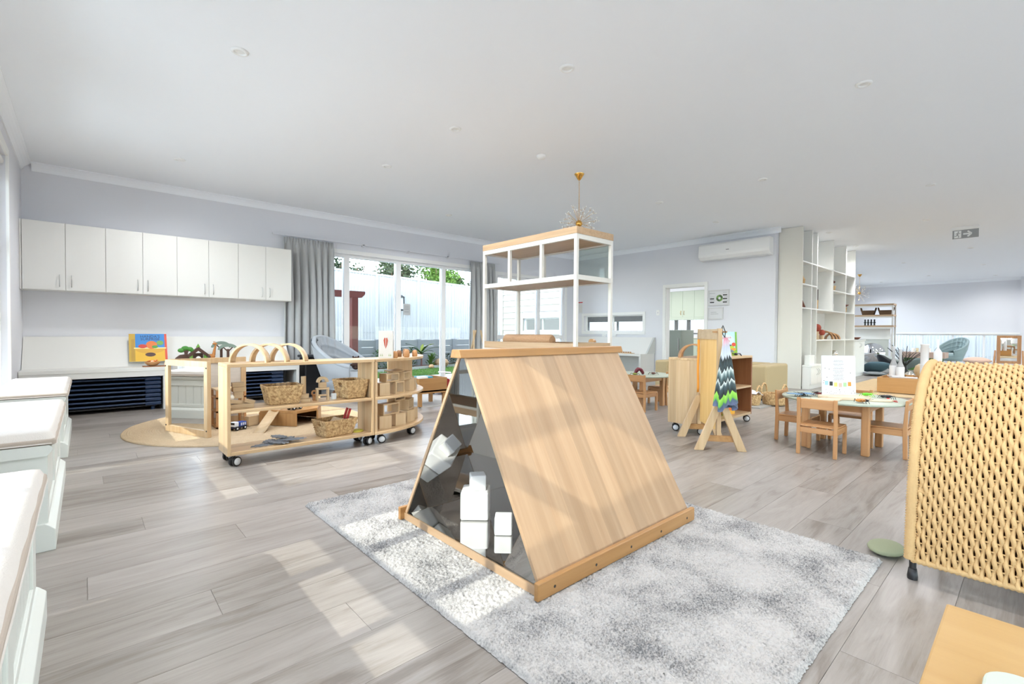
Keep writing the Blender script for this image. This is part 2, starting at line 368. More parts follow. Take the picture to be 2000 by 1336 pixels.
# ---- glazing builder
GL = glass()
def window(name, axis, c, u0, u1, z0, z1, mull, trans, fw=.05, dp=.07, frame=ALU, sill=None, arch=None, label=None, pane_gap=0):
    """frame in a wall opening; axis X: plane x=c, u=y.  mull / trans: positions of bars."""
    def B(mb, a, b_, z_, y_, t=dp):
        return mb.box(c - t / 2, c + t / 2, a, b_, z_, y_) if axis == 'X' else mb.box(a, b_, c - t / 2, c + t / 2, z_, y_)
    fr = MB(); B(fr, u0, u0 + fw, z0, z1); B(fr, u1 - fw, u1, z0, z1); B(fr, u0 + fw, u1 - fw, z0, z0 + fw); B(fr, u0 + fw, u1 - fw, z1 - fw, z1)
    o = struct(fr, name, frame)
    for m_ in mull: B(MB(), m_[0], m_[1], z0 + fw, z1 - fw, dp * .9).obj('mullion', frame, o)
    us = [u0 + fw] + [v for m_ in mull for v in m_] + [u1 - fw]
    zz = [z0 + fw] + [v for t in trans for v in t] + [z1 - fw]
    for i in range(0, len(us), 2):
        for t in trans: B(MB(), us[i], us[i + 1], t[0], t[1], dp * .8).obj('transom', frame, o)
        for j in range(0, len(zz), 2): B(MB(), us[i], us[i + 1], zz[j], zz[j + 1], .008).obj('glass_pane', GL, o)
    return o
def architrave(name, axis, c, u0, u1, z0, z1, w=.07, t=.02, bottom=True, mat=TRIMP):
    mb = MB()
    def B(a, b_, z_, y_): mb.box(c - t, c, a, b_, z_, y_) if axis == 'X' else mb.box(a, b_, c - t, c, z_, y_)
    B(u0 - w, u0, z0 - (w if bottom else 0), z1 + w); B(u1, u1 + w, z0 - (w if bottom else 0), z1 + w); B(u0, u1, z1, z1 + w)
    if bottom: B(u0, u1, z0 - w, z0)
    return struct(mb, name, mat)
TR = [(1.05, 1.13), (1.78, 1.86)]
for i, (a, b_) in enumerate(LW):
    n = 2 if i == 2 else 1
    ms = [(1.40, 1.46), (1.91, 1.98)] if i == 0 else [(a + (b_ - a) * k / n - .03, a + (b_ - a) * k / n + .03) for k in range(1, n)]
    window('window_%d' % (i + 1), 'X', -.63, a, b_, .12, 2.66, ms, TR)
    mb = MB(); t = .02
    for (q0, q1, z0, z1) in ((a - .07, a, .05, 2.73), (b_, b_ + .07, .05, 2.73), (a, b_, 2.66, 2.73), (a, b_, .05, .12)): mb.box(-.55, -.53, q0, q1, z0, z1)
    struct(mb, 'trim_%d' % (11 + i), TRIMP)
window('window_4', 'X', -.63, -3.4, -.6, .12, 2.66, [(-2.7, -2.64), (-2.0, -1.94), (-1.3, -1.24)], TR)
# roller blinds over the window heads
BL = flat('blind_fabric', rgb(214, 214, 212), .8)
for i, (a, b_) in enumerate(LW):
    t = thing('roller_blind', ['rolled pale blind at the head of the window over the nearest bench', 'rolled pale blind at the head of the window over the middle bench', 'rolled pale blind at the head of the window over the bench by the wall cabinets'][i], 'blind', (-.59, 0, 0))
    MB().cyl((0, a + .02, 2.60), (0, b_ - .02, 2.60), .032, 12).obj('roll', BL, t)
    MB().box(-.002, .002, a + .03, b_ - .03, 2.44, 2.59).obj('fabric', BL, t); MB().box(-.008, .008, a + .03, b_ - .03, 2.425, 2.445).obj('bottom_bar', ALU, t)
# sliding doors on the back wall
window('window_5', 'Y', 8.21, 2.46, 6.60, 0, 2.36, [(3.38, 3.48), (4.39, 4.49), (5.42, 5.51)], [], fw=.05, dp=.1)
architrave('trim_20', 'Y', 8.13, 2.46, 6.60, 0, 2.36, bottom=False)
window('window_6', 'Y', 8.21, 6.86, 9.12, 0, 2.30, [(7.52, 7.58), (8.17, 8.27)], [(.86, .95)], fw=.05, dp=.09)
architrave('trim_21', 'Y', 8.13, 6.86, 9.12, 0, 2.30, bottom=False)
# right wall: doorway and servery window
architrave('trim_22', 'X', 9.66, 4.70, 5.60, 0, 2.03, w=.065, bottom=False)
struct(MB().box(9.66, 9.81, 4.70, 4.715, 0, 2.03).box(9.66, 9.81, 5.585, 5.60, 0, 2.03).box(9.66, 9.81, 4.715, 5.585, 2.015, 2.03), 'trim_23', TRIMP)
window('window_7', 'X', 9.74, 6.18, 7.93, 1.05, 1.45, [(7.05, 7.08)], [], fw=.025, dp=.05)
architrave('trim_24', 'X', 9.66, 6.18, 7.93, 1.05, 1.45, w=.065)
window('window_8', 'X', 13.52, 5.5, 10.9, 1.0, 1.52, [(7.02, 7.12), (7.42, 7.52), (8.5, 8.56), (9.6, 9.66)], [], fw=.04, dp=.06, frame=flat('grey_aluminium', rgb(150, 150, 152), .4))
window('window_9', 'X', 23.52, .52, 3.9, .10, 1.06, [(1.27, 1.33), (2.08, 2.14), (2.94, 3.0)], [], fw=.045, dp=.07)
window('window_10', 'X', 23.52, 4.2, 5.1, .10, 1.06, [], [], fw=.045, dp=.07)
window('window_17', 'X', 9.735, 8.76, 10.2, 1.06, 1.43, [(9.46, 9.5)], [], fw=.03, dp=.06)
struct(MB().box(23.42, 23.45, .44, 5.2, 1.06, 1.12), 'trim_25', TRIMP)
for i, (a, b_) in enumerate([(-.2, 4.4), (4.6, 9.4), (9.9, 14.9), (15.3, 22.9)]):
    window('window_%d' % (11 + i), 'Y', -4.08, a, b_, .06, 1.3, [(a + (b_ - a) * k / 3 - .03, a + (b_ - a) * k / 3 + .03) for k in (1, 2)], [])  # windows added behind the camera to bring in bounced daylight
for i, (a, b_) in enumerate([(15, 18.6), (19.4, 22.8)]):
    window('window_%d' % (15 + i), 'Y', 5.28, a, b_, .3, 2.5, [((a + b_) / 2 - .03, (a + b_) / 2 + .03)], [])
# ---------------------------------------------------------------- ceiling fittings
dl_xy = [(.84, 3.86), (.84, 6.75), (2.72, 2.42), (2.72, 3.87), (2.72, 5.29), (4.62, .97), (4.62, 6.76), (6.5, 3.9), (8.35, 3.88), (8.35, 1.0), (10.8, 2.78), (12.84, 2.78), (10.81, 1.34), (14.96, 1.08), (16.73, 2.53), (18.74, 1.09),
         (.84, .97), (.84, -1.9), (2.72, -.5), (4.62, -1.9), (6.5, -.5), (8.35, 6.76), (8.35, -1.9), (6.5, 2.42), (12.5, -1.5), (15.5, -1.5), (18.7, 4.4), (15.5, 4.4), (20.9, 2.5), (11.6, 5.2), (11.6, 7.2), (11.6, 9.4), (20.9, -1.5), (18.2, -1.5), (22.2, 1.0), (22.2, 4.0)]  # mostly unseen lamps, added behind camera, in kitchen and far room for brightness
RIMG = flat('downlight_rim', rgb(238, 238, 236), .4); LENS = emit('downlight_lens', (1, .97, .92, 1), 1.6)
dl_lab = {0: 'large recessed ceiling downlight above the three wooden arches and shelf', 1: 'small recessed ceiling downlight above the cream wall cupboards', 2: 'large recessed ceiling downlight at top centre of the ceiling', 3: 'small recessed ceiling downlight in line with the smoke alarm',
          4: 'small recessed downlight above the sliding glass doors', 5: 'large recessed downlight towards the upper right of the ceiling', 6: 'tiny recessed downlight nearest the second grey curtain', 7: 'recessed downlight between the hanging chandelier and the air conditioner', 8: 'recessed downlight in front of the air conditioner',
          9: 'recessed downlight in open ceiling left of the exit sign', 10: 'recessed downlight just above the white bookcase', 11: 'recessed downlight over the far end of the white bookcase', 12: 'recessed downlight just left of and below the exit sign', 13: 'recessed downlight below the exit sign', 14: 'tiny downlight above the far metal shelf', 15: 'tiny downlight in the distant ceiling above the blue armchair'}
by_xy = {(6.5, 2.42): 'recessed downlight in open ceiling above the dress-up stand', (20.9, 2.5): 'tiny downlight close to the far wall in line with the low taupe table', (22.2, 1.0): 'tiny downlight close to the far wall above the standing mirror', (22.2, 4.0): 'tiny downlight close to the far wall beside the far chandelier'}
for i, (x, y) in enumerate(dl_xy):
    t = thing('downlight', dl_lab.get(i) or by_xy.get((x, y), 'recessed ceiling downlight out of the picture, added for light'), 'downlight', (x, y, 3.0), group='ceiling downlights')
    if i < 16:
        MB().lathe([(.034, -.002), (.036, -.012), (.046, -.013), (.056, -.006), (.057, 0)], 28).obj('rim', RIMG, t)
        MB().lathe([(.0, -.0015), (.034, -.0015)], 24, cap=False).obj('lens', LENS, t)
    else: MB().lathe([(.034, -.002), (.036, -.012), (.046, -.013), (.056, -.006), (.057, 0)], 12).obj('rim', RIMG, t); MB().lathe([(.0, -.0015), (.034, -.0015)], 12, cap=False).obj('lens', LENS, t)
    ld = bpy.data.lights.new('downlight_lamp', 'SPOT'); lo = bpy.data.objects.new('downlight_lamp', ld); C.objects.link(lo); lo.parent = t; lo.location = (0, 0, -.02)
    ld.energy = DOWNLIGHT_W * (9 if 9.9 < x < 13.4 and y > 3.5 else 1.6 if 8 < x < 9 and y > 3 else 2.4 if (x, y) == (10.8, 2.78) else 4.4); ld.spot_size = math.radians(165); ld.spot_blend = .9; ld.color = (.98, .985, 1.0); ld.shadow_soft_size = .12
# smoke alarm, exit sign, cassette sensor
MB().lathe([(.052, 0), (.052, -.018), (.04, -.034), (.018, -.04), (0, -.04)], 24).obj('smoke_alarm', WHITEP, None, label='round white smoke alarm on the ceiling near the hanging light', cat='smoke alarm', loc=(3.84, 3.79, 3.0))
ex = thing('exit_sign', 'grey ceiling exit sign with running figure and arrow', 'exit sign', (12.0, .94, 2.79))
EG = flat('exit_grey', rgb(150, 153, 155), .5)
MB().box(-.02, .02, -.185, .185, .155, .21).obj('housing', WHITEP, ex)
MB().box(-.008, .008, -.175, .175, 0, .155).obj('sign_panel', EG, ex, bevel=.003)
EW = flat('sign_white', rgb(238, 240, 240), .5)
f = -.0095
MB().box(f - .001, f, .055, .15, .012, .142).obj('figure_field', EW, ex)
rm = MB()   # running figure
def lp(mb, pts, w):
    for p, q in zip(pts, pts[1:]): mb.bar((f - .002, p[0], p[1]), (f - .002, q[0], q[1]), .0015, w, up=(0, 1, .001))
def seg2(mb, p, q, w, x):
    d = Vector((q[0] - p[0], q[1] - p[1])); n = Vector((-d.y, d.x)).normalized() * w / 2
    mb.prism([(p[0] + n.x, p[1] + n.y), (q[0] + n.x, q[1] + n.y), (q[0] - n.x, q[1] - n.y), (p[0] - n.x, p[1] - n.y)], x - .001, x, 'X')
for p, q, w in (((.098, .105), (.108, .068), .02), ((.108, .068), (.088, .045), .012), ((.088, .045), (.094, .018), .01), ((.108, .068), (.128, .048), .012), ((.128, .048), (.146, .046), .01), ((.098, .102), (.078, .088), .009), ((.078, .088), (.068, .1), .008), ((.098, .102), (.12, .098), .009), ((.12, .098), (.128, .08), .008)): seg2(rm, p, q, w, f - .0015)
rm.lathe([(.011, 0), (.011, .001)], 14, M=Matrix.Translation((f - .002, .094, .122)) @ Matrix.Rotation(PI / 2, 4, 'Y')); rm.obj('running_figure', EG, ex)
am = MB(); seg2(am, (.03, .078), (-.07, .078), .026, f - .0005); seg2(am, (-.03, .128), (-.082, .078), .026, f - .0005); seg2(am, (-.03, .028), (-.082, .078), .026, f - .0005); am.obj('arrow', EW, ex)
def chandelier(loc, drop, R, label, n=46):
    t = thing('sputnik_chandelier', label, 'chandelier', loc)
    MB().lathe([(.062, 0), (.058, -.012), (.045, -.03), (.026, -.062), (.012, -.078), (0, -.08)], 20).obj('canopy', BRASS, t)
    ch = MB(); z = -.08; k = 0
    while z > -drop + .03:
        pts = [(.006 * math.cos(a) * (1 if k % 2 else 0), .006 * math.cos(a) * (0 if k % 2 else 1), z - .011 + .011 * math.sin(a)) for a in [2 * PI * q / 8 for q in range(8)]]
        ch.tube(pts, .0016, 5, closed=True); z -= .018; k += 1
    ch.obj('chain', BRASS, t)
    MB().ell((0, 0, -drop), (.042, .042, .042)).obj('hub', BRASS, t)
    rod = MB(); bd = MB(); r2_ = random.Random(3)
    for i in range(n):
        zz = 1 - 2 * (i + .5) / n; a = i * 2.39996; rr = math.sqrt(1 - zz * zz); d = Vector((rr * math.cos(a), rr * math.sin(a), zz)); L_ = R * r2_.uniform(.72, 1)
        c0 = Vector((0, 0, -drop)); rod.tube([c0 + d * .03, c0 + d * L_], .0014, 4)
        for q in range(5):
            v = Vector((r2_.gauss(0, 1), r2_.gauss(0, 1), r2_.gauss(0, 1))).normalized(); e_ = c0 + d * L_ + v * .028
            rod.tube([c0 + d * L_ * .93, e_], .0008, 3); bd.ell(e_, (.006,) * 3, 6, 4)
    rod.obj('rods', BRASS, t); bd.obj('crystal_beads', flat('crystal', (1, 1, 1, 1), .05, spec=1.0), t, kind='stuff')
    return t
chandelier((4.63, 3.9, 3.0), .62, .235, 'brass starburst chandelier with crystal beads hanging from a chain above the tall metal shelf')
chandelier((18.97, 3.99, 3.0), .62, .3, 'distant brass starburst chandelier above the far metal shelf', 30)
# ================================================================ OUTDOORS
GR = random.Random(11)
struct(MB().box(-60, 70, -60, 70, -.35, -.15), 'ground', flat('pale_paving', rgb(226, 222, 214), .9, var=.04, vscale=.4))
struct(MB().box(-.7, 9.6, 8.28, 9.75, -.15, -.02), 'path', flat('concrete_path', rgb(190, 188, 182), .85, var=.04, vscale=2))
GRASS = flat('lawn_green', rgb(80, 120, 44), .9, var=.22, vscale=14)
struct(MB().box(-6, 9.6, 9.75, 12.6, -.15, -.045), 'lawn', flat('lawn_soil', rgb(70, 96, 40), .95, var=.2, vscale=9))
gm = MB()
for i in range(9000):
    x, y = GR.uniform(3.6, 9.5), GR.uniform(9.8, 12.0); h = GR.uniform(.02, .045); a = GR.uniform(0, PI); dx, dy = .006 * math.cos(a), .006 * math.sin(a)
    gm._add([(x - dx, y - dy, -.045), (x + dx, y + dy, -.045), (x + GR.uniform(-.012, .012), y + GR.uniform(-.012, .012), -.045 + h)], [(0, 1, 2)], False)
gm.obj('grass', GRASS, None, kind='stuff', label='short bright green lawn outside the sliding doors', cat='grass')
# --- skewed boundary: fence over a concrete sleeper wall
ang = math.atan(.24); fx0, fy0 = 4.7, 12.0
FT = Matrix.Translation((fx0, fy0, 0)) @ Matrix.Rotation(ang, 4, 'Z')
def rib(mb, x0, x1, z0, z1, pitch=.1):
    n = int((x1 - x0) / pitch); prof = []
    for i in range(n):
        a = x0 + i * pitch; prof += [(a, 0), (a + pitch * .34, 0), (a + pitch * .46, -.022), (a + pitch * .62, -.022), (a + pitch * .74, 0)]
    prof.append((x1, 0)); k = len(prof)
    vs = [(p[0], p[1], z) for z in (z0, z1) for p in prof] + [(p[0], p[1] + .004, z) for z in (z0, z1) for p in prof]
    mb._add(vs, [(i, i + 1, k + i + 1, k + i) for i in range(k - 1)] + [(2 * k + i + 1, 2 * k + i, 3 * k + i, 3 * k + i + 1) for i in range(k - 1)], False)
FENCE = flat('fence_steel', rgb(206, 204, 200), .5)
def fence(nm, label, M, n0, n1, bay, zb, zt):
    t = bpy.data.objects.new(nm, None); C.objects.link(t); t.matrix_world = M; t['label'] = label; t['category'] = 'fence'
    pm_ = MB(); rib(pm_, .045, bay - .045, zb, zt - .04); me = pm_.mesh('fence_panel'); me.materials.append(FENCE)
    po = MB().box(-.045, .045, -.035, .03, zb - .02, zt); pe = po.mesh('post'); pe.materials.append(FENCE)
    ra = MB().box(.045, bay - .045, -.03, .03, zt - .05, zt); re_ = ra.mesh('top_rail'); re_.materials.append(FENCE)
    sc_ = MB()
    for i in range(15): sc_.box(.14 + i * .1, .17 + i * .1, -.03, -.02, zb + .2, zb + .22)
    sme = sc_.mesh('screw'); sme.materials.append(flat('screw_grey', rgb(170, 172, 174), .5))
    for i in range(n0, n1):
        for mesh_, nm_ in ((me, 'fence_panel'), (pe, 'post'), (re_, 'top_rail'), (sme, 'screw_row')):
            o = bpy.data.objects.new(nm_, mesh_); C.objects.link(o); o.parent = t; o.location = (i * bay, 0, 0)
    return t
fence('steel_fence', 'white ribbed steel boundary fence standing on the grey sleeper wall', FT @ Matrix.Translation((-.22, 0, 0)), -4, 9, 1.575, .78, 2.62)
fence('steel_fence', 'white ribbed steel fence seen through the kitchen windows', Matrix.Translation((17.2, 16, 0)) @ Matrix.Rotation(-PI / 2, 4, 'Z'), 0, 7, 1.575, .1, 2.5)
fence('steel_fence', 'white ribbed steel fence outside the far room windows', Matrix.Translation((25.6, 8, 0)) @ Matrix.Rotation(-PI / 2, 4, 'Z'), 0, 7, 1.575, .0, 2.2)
CONC = flat('concrete', rgb(136, 137, 134), .9, var=.1, vscale=5, bump=.15, bscale=40)
rw = bpy.data.objects.new('retaining_wall', None); C.objects.link(rw); rw.matrix_world = FT; rw['label'] = 'grey concrete sleeper wall below the white fence'; rw['category'] = 'retaining wall'
slm = MB().box(.05, 1.53, -.05, .05, .004, .196).mesh('sleeper'); slm.materials.append(CONC)
spm = MB().box(-.06, .05, -.075, .06, -.15, .79).mesh('post'); spm.materials.append(flat('galvanised', rgb(128, 130, 130), .6))
for i in range(-3, 7):
    for j in range(4):
        o = bpy.data.objects.new('sleeper', slm); C.objects.link(o); o.parent = rw; o.location = (-.22 + i * 1.575, 0, -.02 + j * .2)
    o = bpy.data.objects.new('post', spm); C.objects.link(o); o.parent = rw; o.location = (-.22 + i * 1.575, 0, 0)
# garden strip with edging
bedm = MB()
bedm.prism([(-3, -.75), (5.6, -.75), (5.6, -.08), (-3, -.08)], -.1, 0, M=FT)
gb = bedm.obj('garden_bed', flat('bark_mulch', rgb(112, 84, 66), .95, var=.4, vscale=30, bump=.6, bscale=60), None, label='brown bark mulch strip along the sleeper wall', cat='garden bed', kind='stuff')
ed = MB().prism([(-3, -.82), (5.6, -.82), (5.6, -.74), (-3, -.74)], -.06, .03, M=FT); ed.obj('garden_edging', flat('edging_concrete', rgb(190, 188, 182), .8), None, label='pale concrete edging between the lawn and the mulch', cat='edging', kind='structure')
def leafmat(n, c): return flat(n, c, .6, var=.3, vscale=8)
LG = leafmat('leaf_green', rgb(60, 90, 34)); LGD = leafmat('leaf_dark', rgb(40, 56, 28)); LGB = leafmat('leaf_bright', rgb(84, 116, 38)); LGY = leafmat('leaf_yellow', rgb(128, 136, 44)); LGO = leafmat('leaf_olive', rgb(62, 74, 46))
BARK = flat('bark', rgb(104, 82, 64), .9, var=.2)
def bush(loc, r, h, mat, label, n=220, seed=1, spiky=False):
    g = random.Random(seed); t = thing('garden_shrub', label, 'shrub', loc)
    mb = MB()
    for i in range(n):
        a = g.uniform(0, 2 * PI); u = g.random(); rr = r * math.sqrt(g.random()); z = h * u; k = (1 - .5 * u) if spiky else math.sin(PI * (.25 + .7 * u))
        c = Vector((rr * k * math.cos(a), rr * k * math.sin(a), z)); L_ = g.uniform(.05, .09) * (1.8 if spiky else 1)
        d = Vector((math.cos(a), math.sin(a), g.uniform(.4, 1.6) if spiky else g.uniform(-.3, .9))).normalized(); s_ = d.cross(Vector((0, 0, 1))).normalized() * L_ * (.12 if spiky else .3)
        mb._add([c, c + d * L_ * .5 + s_, c + d * L_, c + d * L_ * .5 - s_], [(0, 1, 2, 3)], False)
    mb.obj('foliage', mat, t, kind='stuff')
    MB().tube([(0, 0, -.02), (0, 0, h * .6)], .008, 5).obj('stem', BARK, t)
    return t
bush((5.72, 11.62, 0), .2, .55, LG, 'leafy green shrub beside the brown arbour post', seed=2)
bush((6.1, 11.75, 0), .26, .5, LG, 'low bright shrub between the arbour post and the upright picture book', seed=3)
bush((6.45, 11.9, 0), .2, .66, LGO, 'slim olive shrub behind the wooden peg people', seed=4)
bush((6.95, 12.0, 0), .26, .55, LG, 'rounded shrub just left of the spiky garden plant', seed=5)
bush((7.62, 12.02, 0), .16, .3, LGB, 'small light green tuft just right of the spiky garden plant', 160, 6, True)
bush((8.3, 12.18, 0), .2, .34, LGD, 'dark small shrub beside the sandstone rock', seed=7)
bush((8.62, 12.2, 0), .2, .36, LG, 'green shrub behind the white door post', seed=8)
bush((8.9, 9.6, 0), .3, .75, LGB, 'tuft of strappy grass leaves outside the corner window', 160, 9, True)
def palm(loc, label, n=13):
    t = thing('cordyline_plant', label, 'plant', loc); MB().tube([(0, 0, 0), (.01, 0, .2), (0, .01, .42)], [.03, .026, .03], 8).obj('trunk', flat('cordyline_stem', rgb(136, 96, 88), .8), t)
    g = random.Random(5)
    for i in range(n):
        a = i * 2.4; up = 1.3 - i * .1; L_ = g.uniform(.42, .6); w = .045
        pts = []
        for k in range(6):
            u = k / 5; pts.append(Vector((math.cos(a) * L_ * u * math.cos(up * (1 - .5 * u)), math.sin(a) * L_ * u * math.cos(up * (1 - .5 * u)), .38 + L_ * u * math.sin(up) - .22 * u * u)))
        sd = Vector((-math.sin(a), math.cos(a), 0)); mb = MB(); vs = []
        for k, p in enumerate(pts): wd = w * math.sin(PI * (.12 + .86 * k / 5)); vs += [p - sd * wd, p + Vector((0, 0, -.012)), p + sd * wd]
        fs = [(3 * k + q, 3 * k + q + 1, 3 * k + q + 4, 3 * k + q + 3) for k in range(5) for q in (0, 1)]
        mb._add(vs, fs, True); mb.obj('leaf', LGY if i % 3 == 0 else LG, t)
    return t
palm((7.26, 12.0, 0), 'spiky cordyline plant with yellow green leaves before the sleeper wall')
def rock(loc, d, seed, label):
    g = random.Random(seed); mb = MB(); mb.ell((0, 0, 0), d, 9, 6); mb.v = [tuple(c * g.uniform(.88, 1.1) for c in p) for p in mb.v]; mb.sm = [False] * len(mb.f)
    return mb.obj('garden_rock', flat('sandstone', rgb(186, 148, 112), .9, var=.15, vscale=10), None, label=label, cat='rock', loc=loc)
rock((7.98, 12.02, .1), (.24, .16, .14), 3, 'large sandstone rock lying on the mulch'); rock((7.45, 11.75, .02), (.09, .07, .06), 4, 'small sandstone lump at the lawn edge')
# arbour
AR = wood('stained_timber', rgb(104, 48, 38), rgb(84, 36, 28), 'Z')
t = thing('garden_arbour', 'red brown timber arbour with one post and overhead beam', 'arbour', (4.36, 10.0, -.05))
MB().box(-.07, .07, -.07, .07, 0, 1.82).obj('post', AR, t, bevel=.006)
MB().prism([(-3.2, 1.8), (.16, 1.8), (.24, 1.88), (.24, 1.94), (-3.2, 1.94)], -.05, -.005, 'Y').obj('beam', wood('stained_timber', rgb(104, 48, 38), rgb(84, 36, 28), 'X'), t)
MB().prism([(-3.2, 1.8), (.16, 1.8), (.24, 1.88), (.24, 1.94), (-3.2, 1.94)], .03, .075, 'Y').obj('beam', wood('stained_timber', rgb(104, 48, 38), rgb(84, 36, 28), 'X'), t)
MB().box(-3.0, -2.86, -.07, .07, 0, 1.82).obj('post', AR, t, bevel=.006)
# trees behind the fence
def tree(loc, rx, rz, zc, mat, label, n=1500, seed=1, leaf=.16):
    g = random.Random(seed); t = thing('tree', label, 'tree', loc)
    mb = MB(); blobs = [(Vector((g.uniform(-.6, .6) * rx, g.uniform(-.6, .6) * rx, zc + g.uniform(-.55, .6) * rz)), g.uniform(.3, .55)) for _ in range(11)] + [(Vector((0, 0, zc)), .7)]
    for i in range(n):
        c, k = blobs[g.randrange(len(blobs))]; v = Vector((g.gauss(0, 1), g.gauss(0, 1), g.gauss(0, 1))).normalized() * (g.random() ** .4)
        p = c + Vector((v.x * rx * k, v.y * rx * k, v.z * rz * k)); d = Vector((g.gauss(0, 1), g.gauss(0, 1), g.gauss(0, .6))).normalized(); s_ = d.cross(Vector((g.random(), g.random(), g.random()))).normalized()
        L_ = leaf * g.uniform(.6, 1.2)
        mb._add([p, p + d * L_ * .5 + s_ * L_ * .3, p + d * L_, p + d * L_ * .5 - s_ * L_ * .3], [(0, 1, 2, 3)], False)
    mb.obj('crown', mat, t, kind='stuff'); tb = MB().tube([(0, 0, -.2), (.06, 0, zc * .5), (0, .05, zc)], [.13, .1, .05], 8)
    for i in range(6):
        a = i * 1.05; tb.tube([(0, 0, zc * .6 + .1 * i), (math.cos(a) * rx * .6, math.sin(a) * rx * .6, zc + .1 * i)], [.05, .015], 5)
    tb.obj('trunk', BARK, t); return t
tree((6.9, 18, 0), 1.0, 1.1, 3.2, LGD, 'dark tree behind the fence closest to the gathered curtain by the cabinets', seed=1)
tree((8.25, 18.5, 0), .5, .75, 3.2, LGO, 'thin olive tree showing sky around it above the fence', 420, 2, .13)
tree((9.6, 18.2, 0), 1.15, .95, 3.3, LGO, 'broad olive tree above the fence either side of the middle door post', 1700, 3)
tree((11.6, 18, 0), .95, .85, 3.35, LGB, 'bright green bushy tree above the fence', 1700, 4)
tree((12.9, 18.4, 0), .55, .7, 3.1, LG, 'mid green tree just right of the slim door post', 900, 5)
tree((14.2, 18.6, 0), .45, .6, 3.0, LGO, 'sparse pale tree by the second curtain', 350, 6, .12)
tree((16.2, 19, 0), .7, .8, 3.0, LGO, 'sparse tree seen through the corner window behind the metal shelf', 500, 7, .13)
# weatherboard side of the kitchen wing
wb = thing('weatherboard_cladding', 'white horizontal weatherboards on the building outside the corner window', 'cladding', (9.66, 8.3, 0))
WBM = flat('weatherboard_paint', rgb(172, 170, 160), .55)
def board(y0, y1): 
    m_ = MB().prism([(0, 0), (-.03, 0), (-.012, .185), (0, .185)], y0, y1, 'Y'); me = m_.mesh('weatherboard'); me.materials.append(WBM); return me
full, la, lb = board(0, 2.86), board(0, .40), board(1.96, 2.86)
for j in range(17):
    z = j * .18
    for me in ((la, lb) if .92 < z < 1.5 else (full,)):
        o = bpy.data.objects.new('weatherboard', me); C.objects.link(o); o.parent = wb; o.location = (0, 0, z)
MB().box(-.045, 0, 2.82, 2.92, 0, 3.06).obj('corner_board', WBM, wb)
MB().box(-.05, 0, .38, .46, .98, 1.52).box(-.05, 0, 1.9, 1.98, .98, 1.52).box(-.05, 0, .46, 1.9, 1.43, 1.52).box(-.06, 0, .38, 1.98, .96, 1.06).obj('window_trim', WBM, wb)
# ================================================================ LEFT SIDE
BENCHP = flat('bench_paint', rgb(214, 218, 213), .4); LINEN = flat('linen_cushion', rgb(206, 201, 195), .9, bump=.25, bscale=300, var=.03, vscale=40); LINEND = flat('linen_border', rgb(176, 164, 152), .9, bump=.2, bscale=300)
def storage_bench(y0, label, L=1.49):
    t = thing('storage_bench', label, 'bench', (-.53, y0, 0), group='white storage benches under the windows')
    MB().box(0, .385, .03, L - .03, .10, .44).obj('body', BENCHP, t)
    MB().prism([(0, 0), (.425, 0), (.425, .095), (.405, .115), (.39, .125), (0, .125)], 0, L, 'Y').obj('plinth', BENCHP, t, bevel=.003)
    top = [(0, .43), (.395, .43), (.402, .436), (.412, .448), (.418, .462), (.414, .474), (.405, .48), (0, .48)]
    MB().prism(top, .005, L - .005, 'Y').obj('seat_board', BENCHP, t)
    for a, b_ in ((.03, .12), (L - .12, L - .03), (L / 2 - .05, L / 2 + .05)): MB().box(.385, .40, a, b_, .125, .43).obj('stile', BENCHP, t, bevel=.003)
    for a, b_ in ((.12, L / 2 - .05), (L / 2 + .05, L - .12)):
        MB().box(.385, .40, a, b_, .37, .43).obj('rail', BENCHP, t, bevel=.003); MB().box(.385, .40, a, b_, .125, .16).obj('rail', BENCHP, t, bevel=.003)
        n = 6
        for k in range(n):
            w = (b_ - a) / n; MB().box(.384, .391, a + k * w + .002, a + (k + 1) * w - .002, .16, .37).obj('panel_board', BENCHP, t)
    for yy in (.018, L - .03):   # framed ends
        MB().box(0, .07, yy, yy + .012, .125, .43).box(.325, .40, yy, yy + .012, .125, .43).box(.07, .325, yy, yy + .012, .35, .43).obj('end_frame', BENCHP, t)
    c = MB()
    def cs(u, v):
        x = -.0 + .432 * u; y = .0 + L * v; e = min(1, min(u, 1 - u) * 12, min(v, 1 - v) * 30)
        return (x, y, .486 + .05 * math.sqrt(max(0, 1 - (1 - e) ** 2)) + .002 * math.sin(v * 37))
    c.grid(cs, 25, 49); c.obj('cushion_top', LINEN, t)
    MB().box(.002, .43, .003, L - .003, .481, .507).obj('cushion_side', LINEND, t, bevel=.008)
    return t
storage_bench(.80, 'white panelled storage bench with linen cushion, closest to the camera at the picture edge')
storage_bench(2.98, 'white panelled storage bench with linen cushion, middle one of the window row')
storage_bench(5.09, 'white panelled storage bench with linen cushion, beside the blue cots')
# --- low display bench against the back wall
BX0, BX1 = -.545, 2.40
t = thing('display_bench', 'long cream bench with sloping display back under the wall cupboards', 'bench', (0, 0, 0))
MB().box(BX0, BX1, 7.45, 8.10, .495, .54).obj('bench_top', CREAM, t, bevel=.003)
MB().box(BX0, BX1, 7.455, 7.49, .43, .495).obj('front_rail', CREAM, t)
for x in (BX0, .74, BX1 - .04): MB().box(x, x + .04, 7.46, 8.10, 0, .495).obj('upright', CREAM, t)
MB().prism([(7.80, .54), (7.83, .54), (8.11, .90), (8.11, .92), (8.08, .92)], BX0, BX1 - .03, 'X').obj('sloping_back', CREAM, t)
MB().box(BX0, BX1, 8.09, 8.115, 0, .495).obj('back_panel', CREAM, t)
